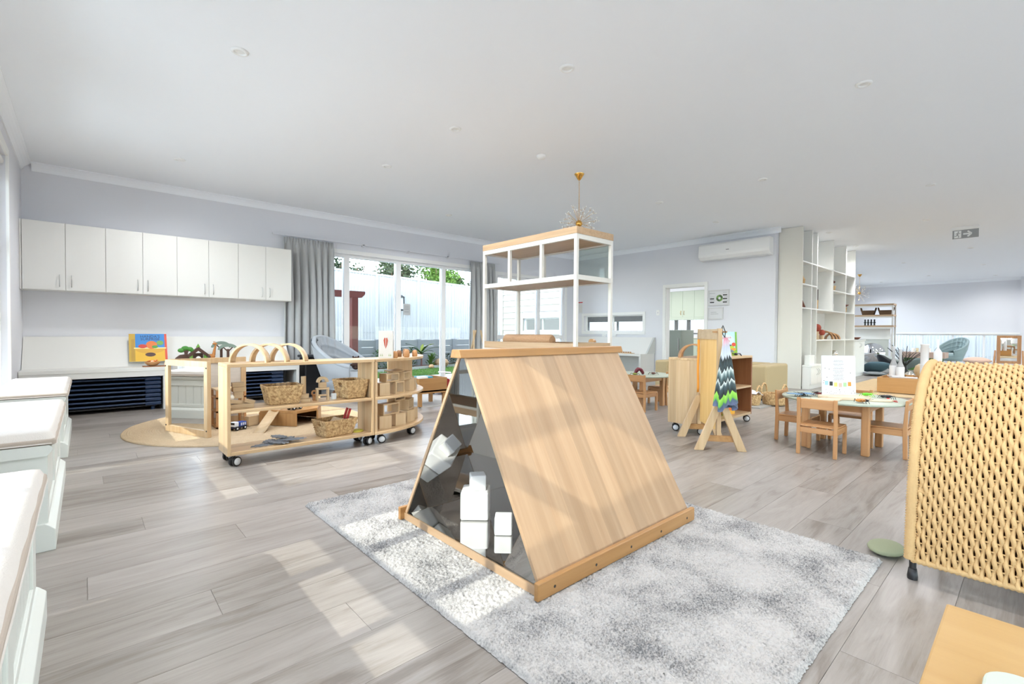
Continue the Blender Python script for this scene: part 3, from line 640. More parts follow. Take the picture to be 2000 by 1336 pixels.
# --- blue cots
NAVY = flat('navy_plastic', rgb(27, 50, 82), .4); NAVYD = flat('navy_mesh', rgb(14, 20, 34), .8)
def cot():
    t = thing('stacking_cot', 'cot', 'cot', (0, 0, 0), group='navy stacking cots under the display bench')
    for s_ in (0, 1):
        x0 = .0 if s_ == 0 else 1.08
        MB().prism([(0, .0), (.54, .0), (.56, .012), (.56, .036), (.54, .045), (.02, .045), (0, .036)], x0, x0 + .16, 'X').obj('end_piece', NAVY, t, bevel=.006)
    for y in (.012, .535): MB().cyl((.16, y, .026), (1.08, y, .026), .012, 8).obj('side_rail', NAVY, t)
    MB().box(.14, 1.1, .02, .53, .022, .03).obj('mesh_sheet', NAVYD, t)
    return t
ords = ['bottom', 'second from the bottom', 'third from the bottom', 'middle', 'third from the top', 'second from the top', 'topmost']
proto = cot(); first = True
for sx, nm in ((-.52, 'of the stack beside the white storage bench'), (.95, 'of the stack seen behind the play shelf')):
    for k in range(7):
        lab = 'navy stacking cot, %s %s' % (ords[k], nm); loc = (sx, 7.50, .06 + k * .0525)
        if first: proto.location = loc; proto['label'] = lab; first = False
        else: dup(proto, loc, 0, lab)
    tr_ = thing('cot_trolley', 'dark low base under the cots, ' + nm.replace('of the stack ', ''), 'trolley', (sx, 7.50, 0))
    for x in (.06, 1.16):
        for y in (.06, .5): MB().cyl((x, y, 0), (x, y, .056), .022, 10).obj('foot', NAVY, tr_)
    MB().box(.02, 1.2, .03, .53, .045, .06).obj('deck', BLACK, tr_)
# --- wall cupboards
CB = flat('cupboard_door', rgb(221, 220, 215), .45, bump=.02, bscale=200)
def handle(mb, x, z0, z1, y):
    mb.tube([(x, y, z0), (x, y - .022, z0 + .012), (x, y - .03, (z0 + z1) / 2), (x, y - .022, z1 - .012), (x, y, z1)], .0042, 8)
wx = [-.53 + .3655 * k for k in range(9)]
for k in range(4):
    lab = ['cream wall cupboard at the corner end of the row', 'cream wall cupboard above the picture book', 'cream wall cupboard above the toy trees', 'cream wall cupboard next to the gathered curtain'][k]
    x0, x1 = wx[2 * k], wx[2 * k + 2]; t = thing('wall_cupboard', lab, 'cupboard', (x0, 7.79, 1.47), group='cream wall cupboards')
    Wd = x1 - x0
    MB().box(0, Wd, .02, .335, 0, .80).obj('carcass', CREAM, t)
    for j in range(2):
        d = MB().box(j * Wd / 2 + .0018, (j + 1) * Wd / 2 - .0018, 0, .0185, .004, .798).obj('door', CB, t, bevel=.0015)
        h = MB(); handle(h, Wd / 2 + (-.052 if j == 0 else .052), .045, .185, 0); h.obj('handle', CHROME, d)
MB().box(-.548, -.532, 7.795, 8.12, 1.47, 2.27).obj('filler_strip', CREAM, None, label='narrow cream filler strip between the cupboards and the side wall', cat='filler strip')
# --- things on the display bench
PRINT = {}
def pc(n, r, g, b, ro=.5): return flat('paint_' + n, rgb(r, g, b), ro)
t = thing('picture_book', "picture book with a bowl of fruit on its cover, titled HANDA'S SURPRISE", 'book', (.42, 7.775, .60))
tilt = Matrix.Rotation(math.radians(-31), 4, 'X')
t.rotation_euler = (math.radians(-31), 0, math.radians(-2))
bw, bh = .40, .415
MB().box(0, bw, 0, .008, 0, bh).obj('cover', pc('book_white', 235, 232, 220), t)
def panel(p, name, x0, x1, z0, z1, mat, d=.0006, y=0): return MB().box(x0, x1, y - d, y, z0, z1).obj(name, mat, p)
panel(t, 'sky_print', .065, .375, .19, bh, pc('book_blue', 40, 128, 200)); panel(t, 'field_print', .065, .375, 0, .19, pc('book_gold', 226, 178, 40))
panel(t, 'border_print', 0, .065, 0, bh, pc('book_olive', 196, 160, 52)); panel(t, 'border_print', .375, bw, 0, bh, pc('book_red', 214, 72, 40))
ck = MB()
for i in range(26):
    for j in range(3): ck.box(.022 + j * .012 + (.006 if i % 2 else 0), .028 + j * .012 + (.006 if i % 2 else 0), -.0012, -.0006, .01 + i * .0125, .016 + i * .0125)
ck.obj('chequer_print', pc('book_brown', 120, 62, 36), t, kind='stuff')
def disc(mb, c, rx, rz, y, n=24, th=.0008, a0=0, a1=2 * PI):
    pts = [(c[0] + rx * math.cos(a0 + (a1 - a0) * i / n), c[1] + rz * math.sin(a0 + (a1 - a0) * i / n)) for i in range(n if a1 - a0 > 6.2 else n + 1)]
    mb.prism(pts, y - th, y, 'Y'); return mb
disc(MB(), (.22, .2), .165, .085, -.0006, a0=PI, a1=2 * PI).obj('bowl_print', pc('book_gold2', 212, 160, 40), t); panel(t, 'bowl_rim_print', .05, .39, .188, .205, pc('book_cream', 244, 224, 150), y=-.0012)
disc(MB(), (.235, .245), .06, .06, -.0012).obj('fruit_print', pc('fruit_orange', 216, 112, 36), t); disc(MB(), (.14, .225), .045, .03, -.0016).obj('fruit_print', pc('fruit_red', 196, 54, 32), t)
disc(MB(), (.27, .215), .034, .022, -.002).obj('fruit_print', pc('fruit_green', 76, 150, 52), t); disc(MB(), (.325, .275), .038, .036, -.0012).obj('leaf_print', pc('fruit_leaf', 110, 160, 70), t)
disc(MB(), (.22, .1), .055, .03, -.0012).obj('foot_print', pc('book_dbrown', 74, 42, 30), t)
INK = pc('ink_navy', 22, 34, 66)
text("HANDA'S", 'title_lettering', .05, INK, t, (.222, -.001, .372), (PI / 2, 0, 0)); text('SURPRISE', 'title_lettering', .05, INK, t, (.222, -.001, .332), (PI / 2, 0, 0))
t = thing('wooden_bowl', 'small wooden bowl of orange slices on a dark board', 'bowl', (.64, 7.58, .54))
MB().box(-.1, .14, -.06, .06, 0, .012).obj('board', dark_or_shaded('X'), t, bevel=.003)
MB().lathe([(.03, .013), (.055, .022), (.078, .05), (.082, .066), (.076, .066), (.05, .03), (0, .022)], 24).obj('bowl', wood('bowl', *BEECH, 'X'), t)
OR = pc('orange', 236, 136, 40); ORW = pc('orange_pith', 250, 230, 205)
for i, (dx, dy, dz, a) in enumerate([(-.03, 0, .07, .3), (.03, .01, .075, 1.6), (.0, -.03, .07, 2.6)]):
    o = MB().lathe([(0, -.03), (.018, -.022), (.028, 0), (.018, .022), (0, .03)], 12, M=Matrix.Translation((dx, dy, dz)) @ Matrix.Rotation(a, 4, 'Z') @ Matrix.Rotation(1.2, 4, 'X') @ Matrix.Diagonal((1, .5, 1, 1))).obj('orange_slice', OR, t)
    MB().lathe([(0, -.022), (.02, 0), (0, .022)], 10, M=Matrix.Translation((dx - .004, dy - .012, dz + .004)) @ Matrix.Rotation(a, 4, 'Z') @ Matrix.Rotation(1.2, 4, 'X') @ Matrix.Diagonal((1, .3, 1, 1))).obj('pith', ORW, o)
for x, y, lab in ((.79, 7.54, 'painted orange slice lying next to the wooden bowl'), (.87, 7.53, 'painted orange slice lying nearest the wooden frame')):
    t2 = thing('orange_slice', lab, 'toy fruit', (x, y, .541))
    MB().lathe([(0, -.04), (.024, -.03), (.036, 0), (.024, .03), (0, .04)], 14, M=Matrix.Translation((0, 0, .035)) @ Matrix.Rotation(.5, 4, 'Z') @ Matrix.Rotation(PI / 2 - .6, 4, 'Y') @ Matrix.Diagonal((1, .55, 1, 1))).obj('peel', OR, t2)
    MB().lathe([(0, -.03), (.028, 0), (0, .03)], 12, M=Matrix.Translation((-.012, -.014, .037)) @ Matrix.Rotation(.5, 4, 'Z') @ Matrix.Rotation(PI / 2 - .6, 4, 'Y') @ Matrix.Diagonal((1, .35, 1, 1))).obj('pith', ORW, t2)
BRN = pc('toy_brown', 78, 52, 42); GRN = pc('toy_green', 66, 132, 48); SAGE = pc('toy_sage', 128, 146, 134); LGR = pc('toy_lime', 112, 164, 66)
def blob(mb, pts2, y0, y1): mb.prism(pts2, y0, y1, 'Y')
t = thing('toy_tree', 'painted toy tree with green cloud crown on a brown rocky base', 'toy tree', (.985, 7.62, .54))
MB().prism([(-.12, 0), (.06, 0), (.07, .1), (.02, .15), (-.05, .14), (-.1, .1)], -.03, .03, 'Y').obj('rock_base', BRN, t, bevel=.01)
MB().prism([(.0, .12), (.03, .12), (.04, .17), (.06, .22), (-.04, .22), (0, .17)], -.012, .012, 'Y').obj('trunk', BRN, t)
cr = MB()
for c, r in (((-.035, .2), .04), ((.01, .225), .045), ((.06, .215), .04), ((.09, .195), .03)): cr.ell((c[0], 0, c[1]), (r, .022, r * .75), 12, 8)
cr.obj('crown', GRN, t)
t = thing('toy_hut', 'toy hut with dark brown roof and green leaves', 'toy house', (1.14, 7.62, .54))
MB().prism([(-.13, .13), (0, .245), (.13, .13), (.1, .11), (0, .195), (-.1, .11)], -.045, .045, 'Y').obj('roof', BRN, t)
for x in (-.085, .085): MB().box(x - .02, x + .02, -.03, .03, 0, .135).obj('wall_post', LGR, t)
MB().box(-.06, .06, .02, .03, 0, .16).obj('back_wall', BRN, t); MB().prism([(-.025, .235), (.025, .235), (.0, .285)], -.02, .02, 'Y').obj('roof_leaf', LGR, t)
MB().ell((.0, -.015, .07), (.035, .02, .05)).obj('panda_figure', pc('toy_white', 236, 232, 226), t); MB().ell((-.07, -.03, .04), (.03, .02, .03)).obj('egg_figure', pc('toy_white', 236, 232, 226), t)
t = thing('toy_giraffe', 'small wooden toy giraffe standing next to the toy hut', 'toy animal', (1.29, 7.62, .54))
GIR = pc('giraffe', 190, 124, 62)
MB().tube([(.03, 0, .13), (.04, 0, .2), (.055, 0, .27)], [.022, .016, .011], 8).obj('neck', GIR, t); MB().ell((.045, 0, .285), (.03, .013, .014)).obj('head', GIR, t)
MB().ell((-.01, 0, .11), (.06, .025, .035)).obj('body', GIR, t)
for x in (-.05, .035):
    for y in (-.012, .012): MB().cyl((x, y, 0), (x, y, .1), .009, 8).obj('leg', GIR, t)
for x in (.035, .05): MB().cyl((x, 0, .295), (x - .006, 0, .32), .004, 6).obj('horn', GIR, t)
t2 = thing('toy_figure', 'tiny red and brown painted figure in front of the toy giraffe', 'toy figure', (1.255, 7.54, .54))
MB().ell((0, 0, .05), (.025, .018, .05)).obj('body', pc('toy_red', 170, 62, 44), t2); MB().ell((0, 0, .11), (.018, .018, .022)).obj('head', BRN, t2)
for (x, y, h, lab) in ((1.43, 7.72, .29, 'sage green umbrella shaped toy tree, taller one at the back'), (1.49, 7.6, .26, 'sage green umbrella shaped toy tree, shorter one in front')):
    t = thing('toy_tree', lab, 'toy tree', (x, y, .54)); a = arc(0, 0, .125, .12, PI - .12, 12)
    MB().prism([(p[0], h - .07 + p[1] * .78) for p in a] + [(p[0] * .8, h - .07 + p[1] * .42) for p in a[::-1]], -.022, .022, 'Y').obj('crown', SAGE, t, bevel=.004)
    tk = MB().box(-.015, .015, -.012, .012, 0, h - .05)
    tk.obj('trunk', BRN, t)
    for s_ in (-1, 1):
        MB().bar((0, 0, h - .09), (s_ * .06, 0, h - .02), .014, .012, up=(0, 1, 0)).obj('branch', BRN, t)
# --- jute rug
JUTE = flat('jute', rgb(186, 163, 132), .95, bump=.5, bscale=120, var=.12, vscale=30)
pr = [(0, .012)]; RJ = 1.13
for i in range(56): r = RJ * (i + .5) / 56; d = RJ / 112; pr += [(r - d * .6, .010), (r, .018), (r + d * .6, .010)]
pr += [(RJ, .004), (RJ, 0)]
MB().lathe(pr, 96, c=(1.37, 5.74, 0.001)).obj('jute_rug', JUTE, None, label='round coiled jute rug under the play screens', cat='rug')
# --- folding play screens with mirror
t = thing('play_screen', 'low wooden play screen with a mirror panel and a boarded side panel', 'screen', (.60, 5.74, .018))
def screen(x0, y0, x1, y1, fill, nm, par, z1=.70):
    d = Vector((x1 - x0, y1 - y0)); L_ = d.length; a = math.atan2(d.y, d.x)
    M = Matrix.Translation((x0, y0, 0)) @ Matrix.Rotation(a, 4, 'Z')
    f_ = MB().box(0, L_, -.018, .018, 0, .06, M).box(0, L_, -.018, .018, z1 - .055, z1, M)
    f_.box(0, .05, -.018, .018, .06, z1 - .055, M).box(L_ - .05, L_, -.018, .018, .06, z1 - .055, M); o = f_.obj(nm, oak('Z'), par)
    for q, w_ in ((.012, 'bolt'), (L_ - .012, 'bolt')):
        for z in (.06, z1 - .06): MB().cyl(M @ Vector((q, -.018, z)), M @ Vector((q, -.022, z)), .007, 8).obj(w_, BLACK, o)
    MB().box(.05, L_ - .05, -.004, .004, .06, z1 - .055, M).obj('panel_infill', fill, o); return o
screen(0, 0, .245, -.645, mirror('screen_mirror', (.86, .86, .85, 1), .03), 'mirror_frame', t)
screen(.03, .03, .72, .14, wood('greyboard', rgb(206, 198, 188), rgb(190, 182, 172), 'X'), 'board_frame', t)
# --- curtains
CURT = flat('curtain_cloth', rgb(178, 180, 181), .9, bump=.1, bscale=400, sheen=.2)
def curtain(x0, x1, label, y=8.05, zt=2.51, zb=.03, n=9, seed=1, spread=.0):
    g = random.Random(seed); t = thing('curtain', label, 'curtain', (0, 0, 0), group='grey pleated curtains at the glass doors')
    ph = [g.uniform(-.5, .5) for _ in range(n + 1)]; am = [g.uniform(.7, 1.25) for _ in range(n + 1)]
    def fn(u, v):
        k = u * n; i = min(int(k), n - 1); z = zt + (zb - zt) * v; a = am[i] + (am[i + 1] - am[i]) * (k - i)
        if v < .045: amp, fr = .012, 2.6
        else: amp, fr = 0.062 * a * min(1, .45 + 2 * (v - .045)), 1
        w = k + (ph[i] + (ph[i + 1] - ph[i]) * (k - i)) * min(1, v * 3) * .6
        x = x0 + (x1 - x0) * u + spread * v * (u - .5)
        if v < .045: return (x, y + amp * math.sin(w * fr * 2 * PI), z)
        s_ = math.sin(w * 2 * PI); return (x + .02 * math.cos(w * 2 * PI) * min(1, v * 2), y - .01 + amp * (abs(s_) ** .8) * (1 if s_ > 0 else -1), z)
    MB().grid(fn, n * 22 + 1, 40).obj('cloth', CURT, t, thick=.004)
    return t
curtain(2.36, 3.16, 'grey pleated curtain gathered between the wall cupboards and the sliding doors', n=7, seed=4, spread=.06)
curtain(6.06, 6.72, 'grey pleated curtain gathered between the sliding doors and the corner window', n=6, seed=9, spread=.12)
rt = thing('curtain_rail', 'thin pale curtain rail above the sliding doors', 'curtain rail', (0, 8.08, 2.545))
MB().box(2.2, 6.9, -.012, .012, -.012, .012).obj('track', WALLP, rt)
for x in (3.7, 4.6, 5.5): MB().box(x - .02, x + .02, -.012, .05, -.03, .006).obj('bracket', WALLP, rt)
# --- black bin and pale armchair by the curtain
t = thing('black_tub', 'tall black lidded bin between the display bench and the pale armchair', 'bin', (2.62, 7.62, 0))
MB().prism([(-.13, -.13), (.13, -.13), (.13, .13), (-.13, .13)], 0, .6).obj('bin_body', BLACK, t, bevel=.02); MB().box(-.15, .15, -.15, .15, .6, .64).obj('lid', flat('charcoal_plastic', rgb(52, 54, 58), .5), t, bevel=.012)
def tub_chair(loc, rotz, label, fab, group):
    """shell armchair facing local +x"""
    t = thing('tub_armchair', label, 'armchair', loc, rotz, group); R0 = .39
    def rim(a):   # a=0 at back centre, +-1 at front of arms
        return .30 + .62 * max(0, math.cos(a * PI / 2)) ** 1.7 + .03
    def outer(u, v):
        a = (u * 2 - 1); th = PI + a * 2.25; ztop = .56 - .30 + rim(a) * .72 if False else (.50 + .42 * max(0, math.cos(a * PI / 2)) ** 1.6)
        z = .16 + (ztop - .16) * v; k = .74 + .26 * min(1, v * 1.6) + .12 * max(0, v - .6) * max(0, math.cos(a * PI / 2)) * 1.5
        return (R0 * k * math.cos(th) * 1.04 + .02 - .10 * v * max(0, math.cos(a * PI / 2)), R0 * k * math.sin(th), z)
    def inner(u, v):
        a = (u * 2 - 1); x, y, z = outer(u, .45 + .55 * v); q = .86
        th = PI + a * 2.25; but = 0
        for bu in (.38, .46, .54, .62):
            but += .034 * math.exp(-((u - bu) / .016) ** 2)
        for bv in (.35, .72): but += .03 * math.exp(-((v - bv) / .05) ** 2) * max(0, math.cos(a * PI / 2))
        return (x * q + .02 - but * math.cos(th) * -1 * -.8, y * q - but * math.sin(th) * .6, z + .001)
    MB().grid(outer, 41, 10).obj('shell', fab, t)
    MB().grid(inner, 121, 24, flip=True).obj('tufted_back', fab, t)
    rimm = MB().tube([((Vector(outer(i / 40, 1)) + Vector(inner(i / 40, 1))) / 2)[:] for i in range(41)], .032, 8); rimm.obj('rim_roll', fab, t)
    def seat(u, v):
        r = .335 * v; a = u * 2 * PI; e = math.sqrt(max(0, 1 - v ** 6)); return (r * math.cos(a) * 1.1 + .05, r * math.sin(a), .34 + .09 * e)
    MB().grid(seat, 40, 12, closeu=True).obj('seat_cushion', fab, t)
    MB().lathe([(0, .15), (.27, .16), (.33, .22), (.345, .34), (.33, .36)], 32, c=(.04, 0, 0)).obj('seat_base', fab, t)
    for i in range(4):
        a = PI / 4 + i * PI / 2; MB().tube([(.04 + .16 * math.cos(a), .16 * math.sin(a), .17), (.04 + .26 * math.cos(a), .26 * math.sin(a), 0)], [.018, .011], 8).obj('leg', dark_or_shaded('Z'), t)
    return t
FABG = flat('pale_blue_felt', rgb(162, 169, 176), .95, bump=.2, bscale=300, sheen=.3)
tub_chair((2.90, 6.95, 0), math.radians(-58), 'pale grey blue tufted tub armchair before the gathered curtain', FABG, 'tufted tub armchairs')
t = thing('plush_toy', 'small dark brown plush toy sitting on the pale armchair', 'plush toy', (2.96, 6.72, .45)); PL_ = flat('plush', rgb(62, 42, 36), .95, bump=.6, bscale=120)
MB().ell((0, 0, .06), (.06, .05, .065)).obj('body', PL_, t); MB().ell((0, 0, .15), (.045, .04, .04)).obj('head', PL_, t)
for s_ in (-1, 1): MB().ell((.04 * s_, 0, .185), (.014, .01, .016), 8, 6).obj('ear', PL_, t); MB().ell((.07 * s_, -.03, .07), (.03, .018, .018), 8, 6).obj('arm', PL_, t); MB().ell((.04 * s_, -.07, .025), (.022, .04, .02), 8, 6).obj('leg', PL_, t)
# ================================================================ ROLLING SHELVES AND WHAT STANDS ON THEM
WHEELG = flat('caster_hub', rgb(214, 216, 218), .35)
def caster(par, x, y, ztop, a=0):
    o = MB().cyl((x, y, ztop - .02), (x, y, ztop), .012, 10).prism([(-.022, ztop - .022), (.02, ztop - .022), (.028, ztop - .045), (.01, ztop - .05), (-.022, ztop - .035)], -.024, .024, 'Y', M=Matrix.Translation((x, y, 0)) @ Matrix.Rotation(a, 4, 'Z')).obj('caster', BLACK, par)
    M = Matrix.Translation((x, y, 0)) @ Matrix.Rotation(a, 4, 'Z') @ Matrix.Translation((.012, 0, .036)) @ Matrix.Rotation(PI / 2, 4, 'X')
    for s_ in (-1, 1):
        MB().lathe([(.026, -.009), (.036, -.007), (.036, .007), (.026, .009)], 20, M=M @ Matrix.Translation((0, 0, s_ * .017))).obj('tyre', BLACK, o)
        MB().lathe([(0, -.0095), (.027, -.0095), (.027, .0095), (0, .0095)], 20, M=M @ Matrix.Translation((0, 0, s_ * .018))).obj('hub', WHEELG, o)
def rolling_shelf(loc, L, D, label, back=None, ztop=.76, ca=.5):
    t = thing('rolling_shelf', label, 'shelf', loc); w = .024
    MB().box(0, L, 0, D, .735, ztop).obj('top_board', oak('X'), t, bevel=.003); MB().box(w, L - w, 0, D, .398, .42).obj('middle_board', oak('X'), t, bevel=.003); MB().box(w, L - w, 0, D, .088, .114).obj('bottom_board', oak('X'), t, bevel=.003)
    for x in (0, L - w): MB().box(x, x + w, 0, D, .088, .735).obj('end_panel', dark_or_shaded('Z') if back and x else oak('Z'), t, bevel=.003)  # second end of a backed cabinet is darkened to imitate its interior shade
    if back: MB().box(w, L - w, D - .012, D, .114, .735).obj('back_panel', back, t)
    for x in (.05, L - .05):
        for y in (.05, D - .05): caster(t, x, y, .088, ca)
    return t
rolling_shelf((.76, 3.92, 0), 1.14, .30, 'long open wooden shelf on wheels holding baskets and blocks')
# quarter-round shelf
t = thing('curved_shelf', 'quarter round wooden shelf on wheels filled with hollow blocks', 'shelf', (1.905, 4.77, 0))
def sector(mb, r0, r1, a0, a1, z0, z1, n=20):
    p = [(r1 * math.cos(a0 + (a1 - a0) * i / n), r1 * math.sin(a0 + (a1 - a0) * i / n)) for i in range(n + 1)] + [(r0 * math.cos(a1 - (a1 - a0) * i / n), r0 * math.sin(a1 - (a1 - a0) * i / n)) for i in range(n + 1)]
    vs = [(*q, z0) for q in p] + [(*q, z1) for q in p]; k = n + 1; m = 2 * k; fs = []
    for i in range(n): fs += [(i, m - 1 - i, m - 2 - i, i + 1), (m + i, m + i + 1, 2 * m - 2 - i, 2 * m - 1 - i), (i, i + 1, m + i + 1, m + i), (m - 2 - i, m - 1 - i, 2 * m - 1 - i, 2 * m - 2 - i)]
    fs += [(0, m, 2 * m - 1, m - 1), (n, n + 1, m + n + 1, m + n)]
    mb._add(vs, fs, False); return mb
for z0, z1, nm in ((.735, .76, 'top_board'), (.398, .42, 'middle_board'), (.088, .114, 'bottom_board')): sector(MB(), .55, .86, -PI / 2, 0, z0, z1).obj(nm, oak('X'), t, bevel=.003)
MB().box(0, .024, -.85, -.55, .114, .735).obj('end_panel', oak('Z'), t, bevel=.003); MB().box(.55, .85, -.024, 0, .114, .735).obj('end_panel', oak('Z'), t, bevel=.003)
for a in (-1.48, -.95, -.1): caster(t, .80 * math.cos(a), .80 * math.sin(a), .088, a + 1.2)
for a in (-1.45, -.12): caster(t, .6 * math.cos(a), .6 * math.sin(a), .088, a)
# --- three bent arches on top
for i, x in enumerate((.945, 1.085, 1.225)):
    lab = ['bent wooden arch at the end of the shelf top, nearest the play screen', 'bent wooden arch in the middle of the three on the shelf', 'bent wooden arch closest to the pale armchair on the shelf'][i]
    mb = MB(); a = arc(0, 0, .145, 0, PI, 26); b_ = arc(0, 0, .132, 0, PI, 26)[::-1]
    mb.prism(a + b_, -.035, .035, 'Y'); mb.sm = [i_ > 1 for i_ in range(len(mb.f))]
    mb.obj('wooden_arch', bare('Y'), None, label=lab, cat='arch', group='bent wooden arches on the shelf', loc=(x, 4.07 - .005 * i, .76), rotz=math.radians(-42))
# --- seagrass baskets
def sea_mat():
    m, nt, b = base('seagrass'); N = nt.nodes; L = nt.links
    tc = N.new('ShaderNodeTexCoord'); n = N.new('ShaderNodeTexNoise'); n.inputs['Scale'].default_value = 55; n.inputs['Detail'].default_value = 3; L.new(tc.outputs['Object'], n.inputs['Vector'])
    r = N.new('ShaderNodeValToRGB'); r.color_ramp.elements[0].position = .3; r.color_ramp.elements[0].color = rgb(150, 112, 70); r.color_ramp.elements[1].position = .68; r.color_ramp.elements[1].color = rgb(222, 190, 140)
    L.new(n.outputs['Fac'], r.inputs['Fac']); L.new(r.outputs[0], b.inputs['Base Color']); b.inputs['Roughness'].default_value = .85
    bp = N.new('ShaderNodeBump'); bp.inputs['Strength'].default_value = .5; bp.inputs['Distance'].default_value = .006; L.new(n.outputs['Fac'], bp.inputs['Height']); L.new(bp.outputs[0], b.inputs['Normal']); return m
SEA = sea_mat()
def basket(loc, rotz, label, wt, dt, wb_, db, h, group='woven seagrass baskets on the play shelf', holes=True, nx=30, ny=20, rows=14):
    t = thing('seagrass_basket', label, 'basket', loc, rotz, group)
    per = []
    for i in range(nx): per.append((i / nx * 2 - 1, -1, 0))
    for i in range(ny): per.append((1, i / ny * 2 - 1, 1))
    for i in range(nx): per.append((1 - i / nx * 2, 1, 2))
    for i in range(ny): per.append((-1, 1 - i / ny * 2, 3))
    n = len(per); mb = MB(); vs = []
    for j in range(rows + 1):
        v = j / rows; W_, D_ = wb_ + (wt - wb_) * v, db + (dt - db) * v
        for i, (a, c, s_) in enumerate(per):
            k = .0035 * (1 if (i + j) % 2 else -1); d = {0: (0, -k), 1: (k, 0), 2: (0, k), 3: (-k, 0)}[s_]
            vs.append((a * W_ / 2 + d[0], c * D_ / 2 + d[1], h * v))
    fs = []
    for j in range(rows):
        for i in range(n):
            s_, a, c = per[i][2], per[i][0], per[i][1]
            if holes and s_ in (1, 3) and rows * .58 < j < rows * .82 and abs(c) < .3: continue
            fs.append((j * n + i, j * n + (i + 1) % n, (j + 1) * n + (i + 1) % n, (j + 1) * n + i))
    mb._add(vs, fs, True); mb.obj('woven_wall', SEA, t, thick=.008)
    top = [(a * wt / 2, c * dt / 2, h) for a, c, _ in per]; MB().tube(top, .006, 6, closed=True).obj('rim', SEA, t)
    MB().box(-wb_ / 2, wb_ / 2, -db / 2, db / 2, 0, .008).obj('base', SEA, t); return t
basket((1.185, 4.10, .422), math.radians(-4), 'tapered seagrass basket with handle holes beside the block tower on the middle board', .27, .22, .21, .17, .145)
basket((1.755, 4.09, .422), math.radians(6), 'tapered seagrass basket at the curved shelf end of the middle board', .21, .25, .16, .20, .155)
basket((1.60, 4.06, .115), math.radians(10), 'tapered seagrass basket on the bottom board holding boards and red toys', .30, .21, .24, .16, .135)
def blk(name, loc, d, label, rz=0, mat=None, cat='block', group='loose wooden blocks on the play shelf', bev=.003, R=None, parent=None):
    o = MB().box(-d[0] / 2, d[0] / 2, -d[1] / 2, d[1] / 2, 0, d[2]).obj(name, mat or bare('X'), parent, bevel=bev, label=label, cat=cat, group=group, loc=loc)
    o.rotation_euler = R if R else (0, 0, rz); return o
# blocks in the baskets
for i, x in enumerate((1.17, 1.21, 1.25)): MB().cyl((0, 0, 0), (0, 0, .09), .017, 12).obj('wooden_cylinder', bare('Z'), None, label='round wooden block poking out of the basket by the block tower, ' + ['first from the tower', 'middle of three', 'furthest from the tower'][i], cat='block', group='loose wooden blocks on the play shelf', loc=(x, 4.14 + .01 * i, .49))
blk('wooden_block', (1.74, 4.10, .47), (.1, .12, .06), 'wooden block lying inside the basket at the curved shelf end', .3)
blk('thin_board', (1.545, 4.05, .15), (.012, .15, .14), 'thin pale board leaning in the lower seagrass basket', R=(.0, .75, .2)); blk('thin_board', (1.585, 4.06, .15), (.012, .15, .12), 'second thin pale board leaning in the lower basket, closer to the red toy', R=(.0, .75, .2))
t = thing('toy_tow_truck', 'red and grey toy with two raised red arms in the lower basket', 'toy', (1.675, 4.06, .14)); RED = pc('toy_scarlet', 178, 42, 44)
for y in (-.03, .03): MB().bar((0, y, .04), (.05, y, .19), .014, .018).obj('lift_arm', RED, t)
MB().box(-.03, .06, -.04, .04, .03, .1).obj('body', pc('toy_grey', 120, 120, 126), t, bevel=.006)
# tower at the shelf end
blk('wooden_block', (.885, 4.05, .42), (.16, .06, .03), 'flat wooden block at the bottom of the heap at the shelf end', -.2, bare('X'))
blk('wooden_block', (.86, 4.13, .42), (.12, .05, .03), 'flat wooden block behind the heap at the shelf end', .1)
blk('wooden_wedge', (.845, 4.06, .451), (.11, .05, .028), 'slanting wooden block in the heap at the shelf end', .35, R=(0, .18, .35)); blk('wooden_wedge', (.935, 4.05, .451), (.07, .05, .026), 'short slanting block leaning off the heap', R=(0, .3, -.3))
blk('wooden_block', (.865, 4.08, .49), (.06, .05, .05), 'round ended wooden block in the middle of the leaning tower', -.1); blk('wooden_block', (.87, 4.08, .541), (.09, .05, .035), 'wooden block second from the top of the leaning tower', .05); blk('wooden_block', (.865, 4.08, .577), (.085, .05, .035), 'topmost wooden block of the leaning tower', -.05)
t = thing('white_bulb', 'small shiny white dome in the block heap', 'toy', (.805, 4.05, .485)); MB().lathe([(.0, 0), (.028, .004), (.03, .02), (.02, .04), (0, .046)], 16).obj('dome', pc('bulb_white', 245, 240, 228, .2), t)
# column and little gate
blk('wooden_block', (1.355, 4.05, .42), (.075, .06, .03), 'lower base block under the tall wooden column', -.4); blk('wooden_block', (1.345, 4.055, .451), (.07, .055, .035), 'upper base block under the tall wooden column', -.35)
MB().cyl((0, 0, 0), (0, 0, .145), .02, 18).obj('wooden_column', bare('Z'), None, label='tall round wooden column standing on two blocks', cat='block', group='loose wooden blocks on the play shelf', loc=(1.34, 4.06, .487), bevel=.002)
t = thing('toy_wheel_figure', 'little wooden ring figure between the column and the block gate', 'toy', (1.44, 4.1, .42))
MB().tube([(.018 * math.cos(a), 0, .062 + .018 * math.sin(a)) for a in [i * PI / 8 for i in range(16)]], .008, 8, closed=True).obj('ring', beech('X'), t); MB().box(-.012, .012, -.012, .012, 0, .04).obj('stand', beech('Z'), t)
gx = 1.495
for dx in (-.045, .045): blk('wooden_post', (gx + dx, 4.06, .42), (.018, .03, .09), 'upright block of the little gate, ' + ('on the column side' if dx < 0 else 'on the basket side'), 0, bare('Z'))
blk('wooden_lintel', (gx, 4.06, .455), (.068, .03, .014), 'small cross block inside the little gate'); blk('wooden_lintel', (gx, 4.06, .51), (.11, .03, .016), 'long cross block on the little gate posts'); blk('window_block', (gx, 4.06, .527), (.06, .03, .045), 'square window block on the little gate')
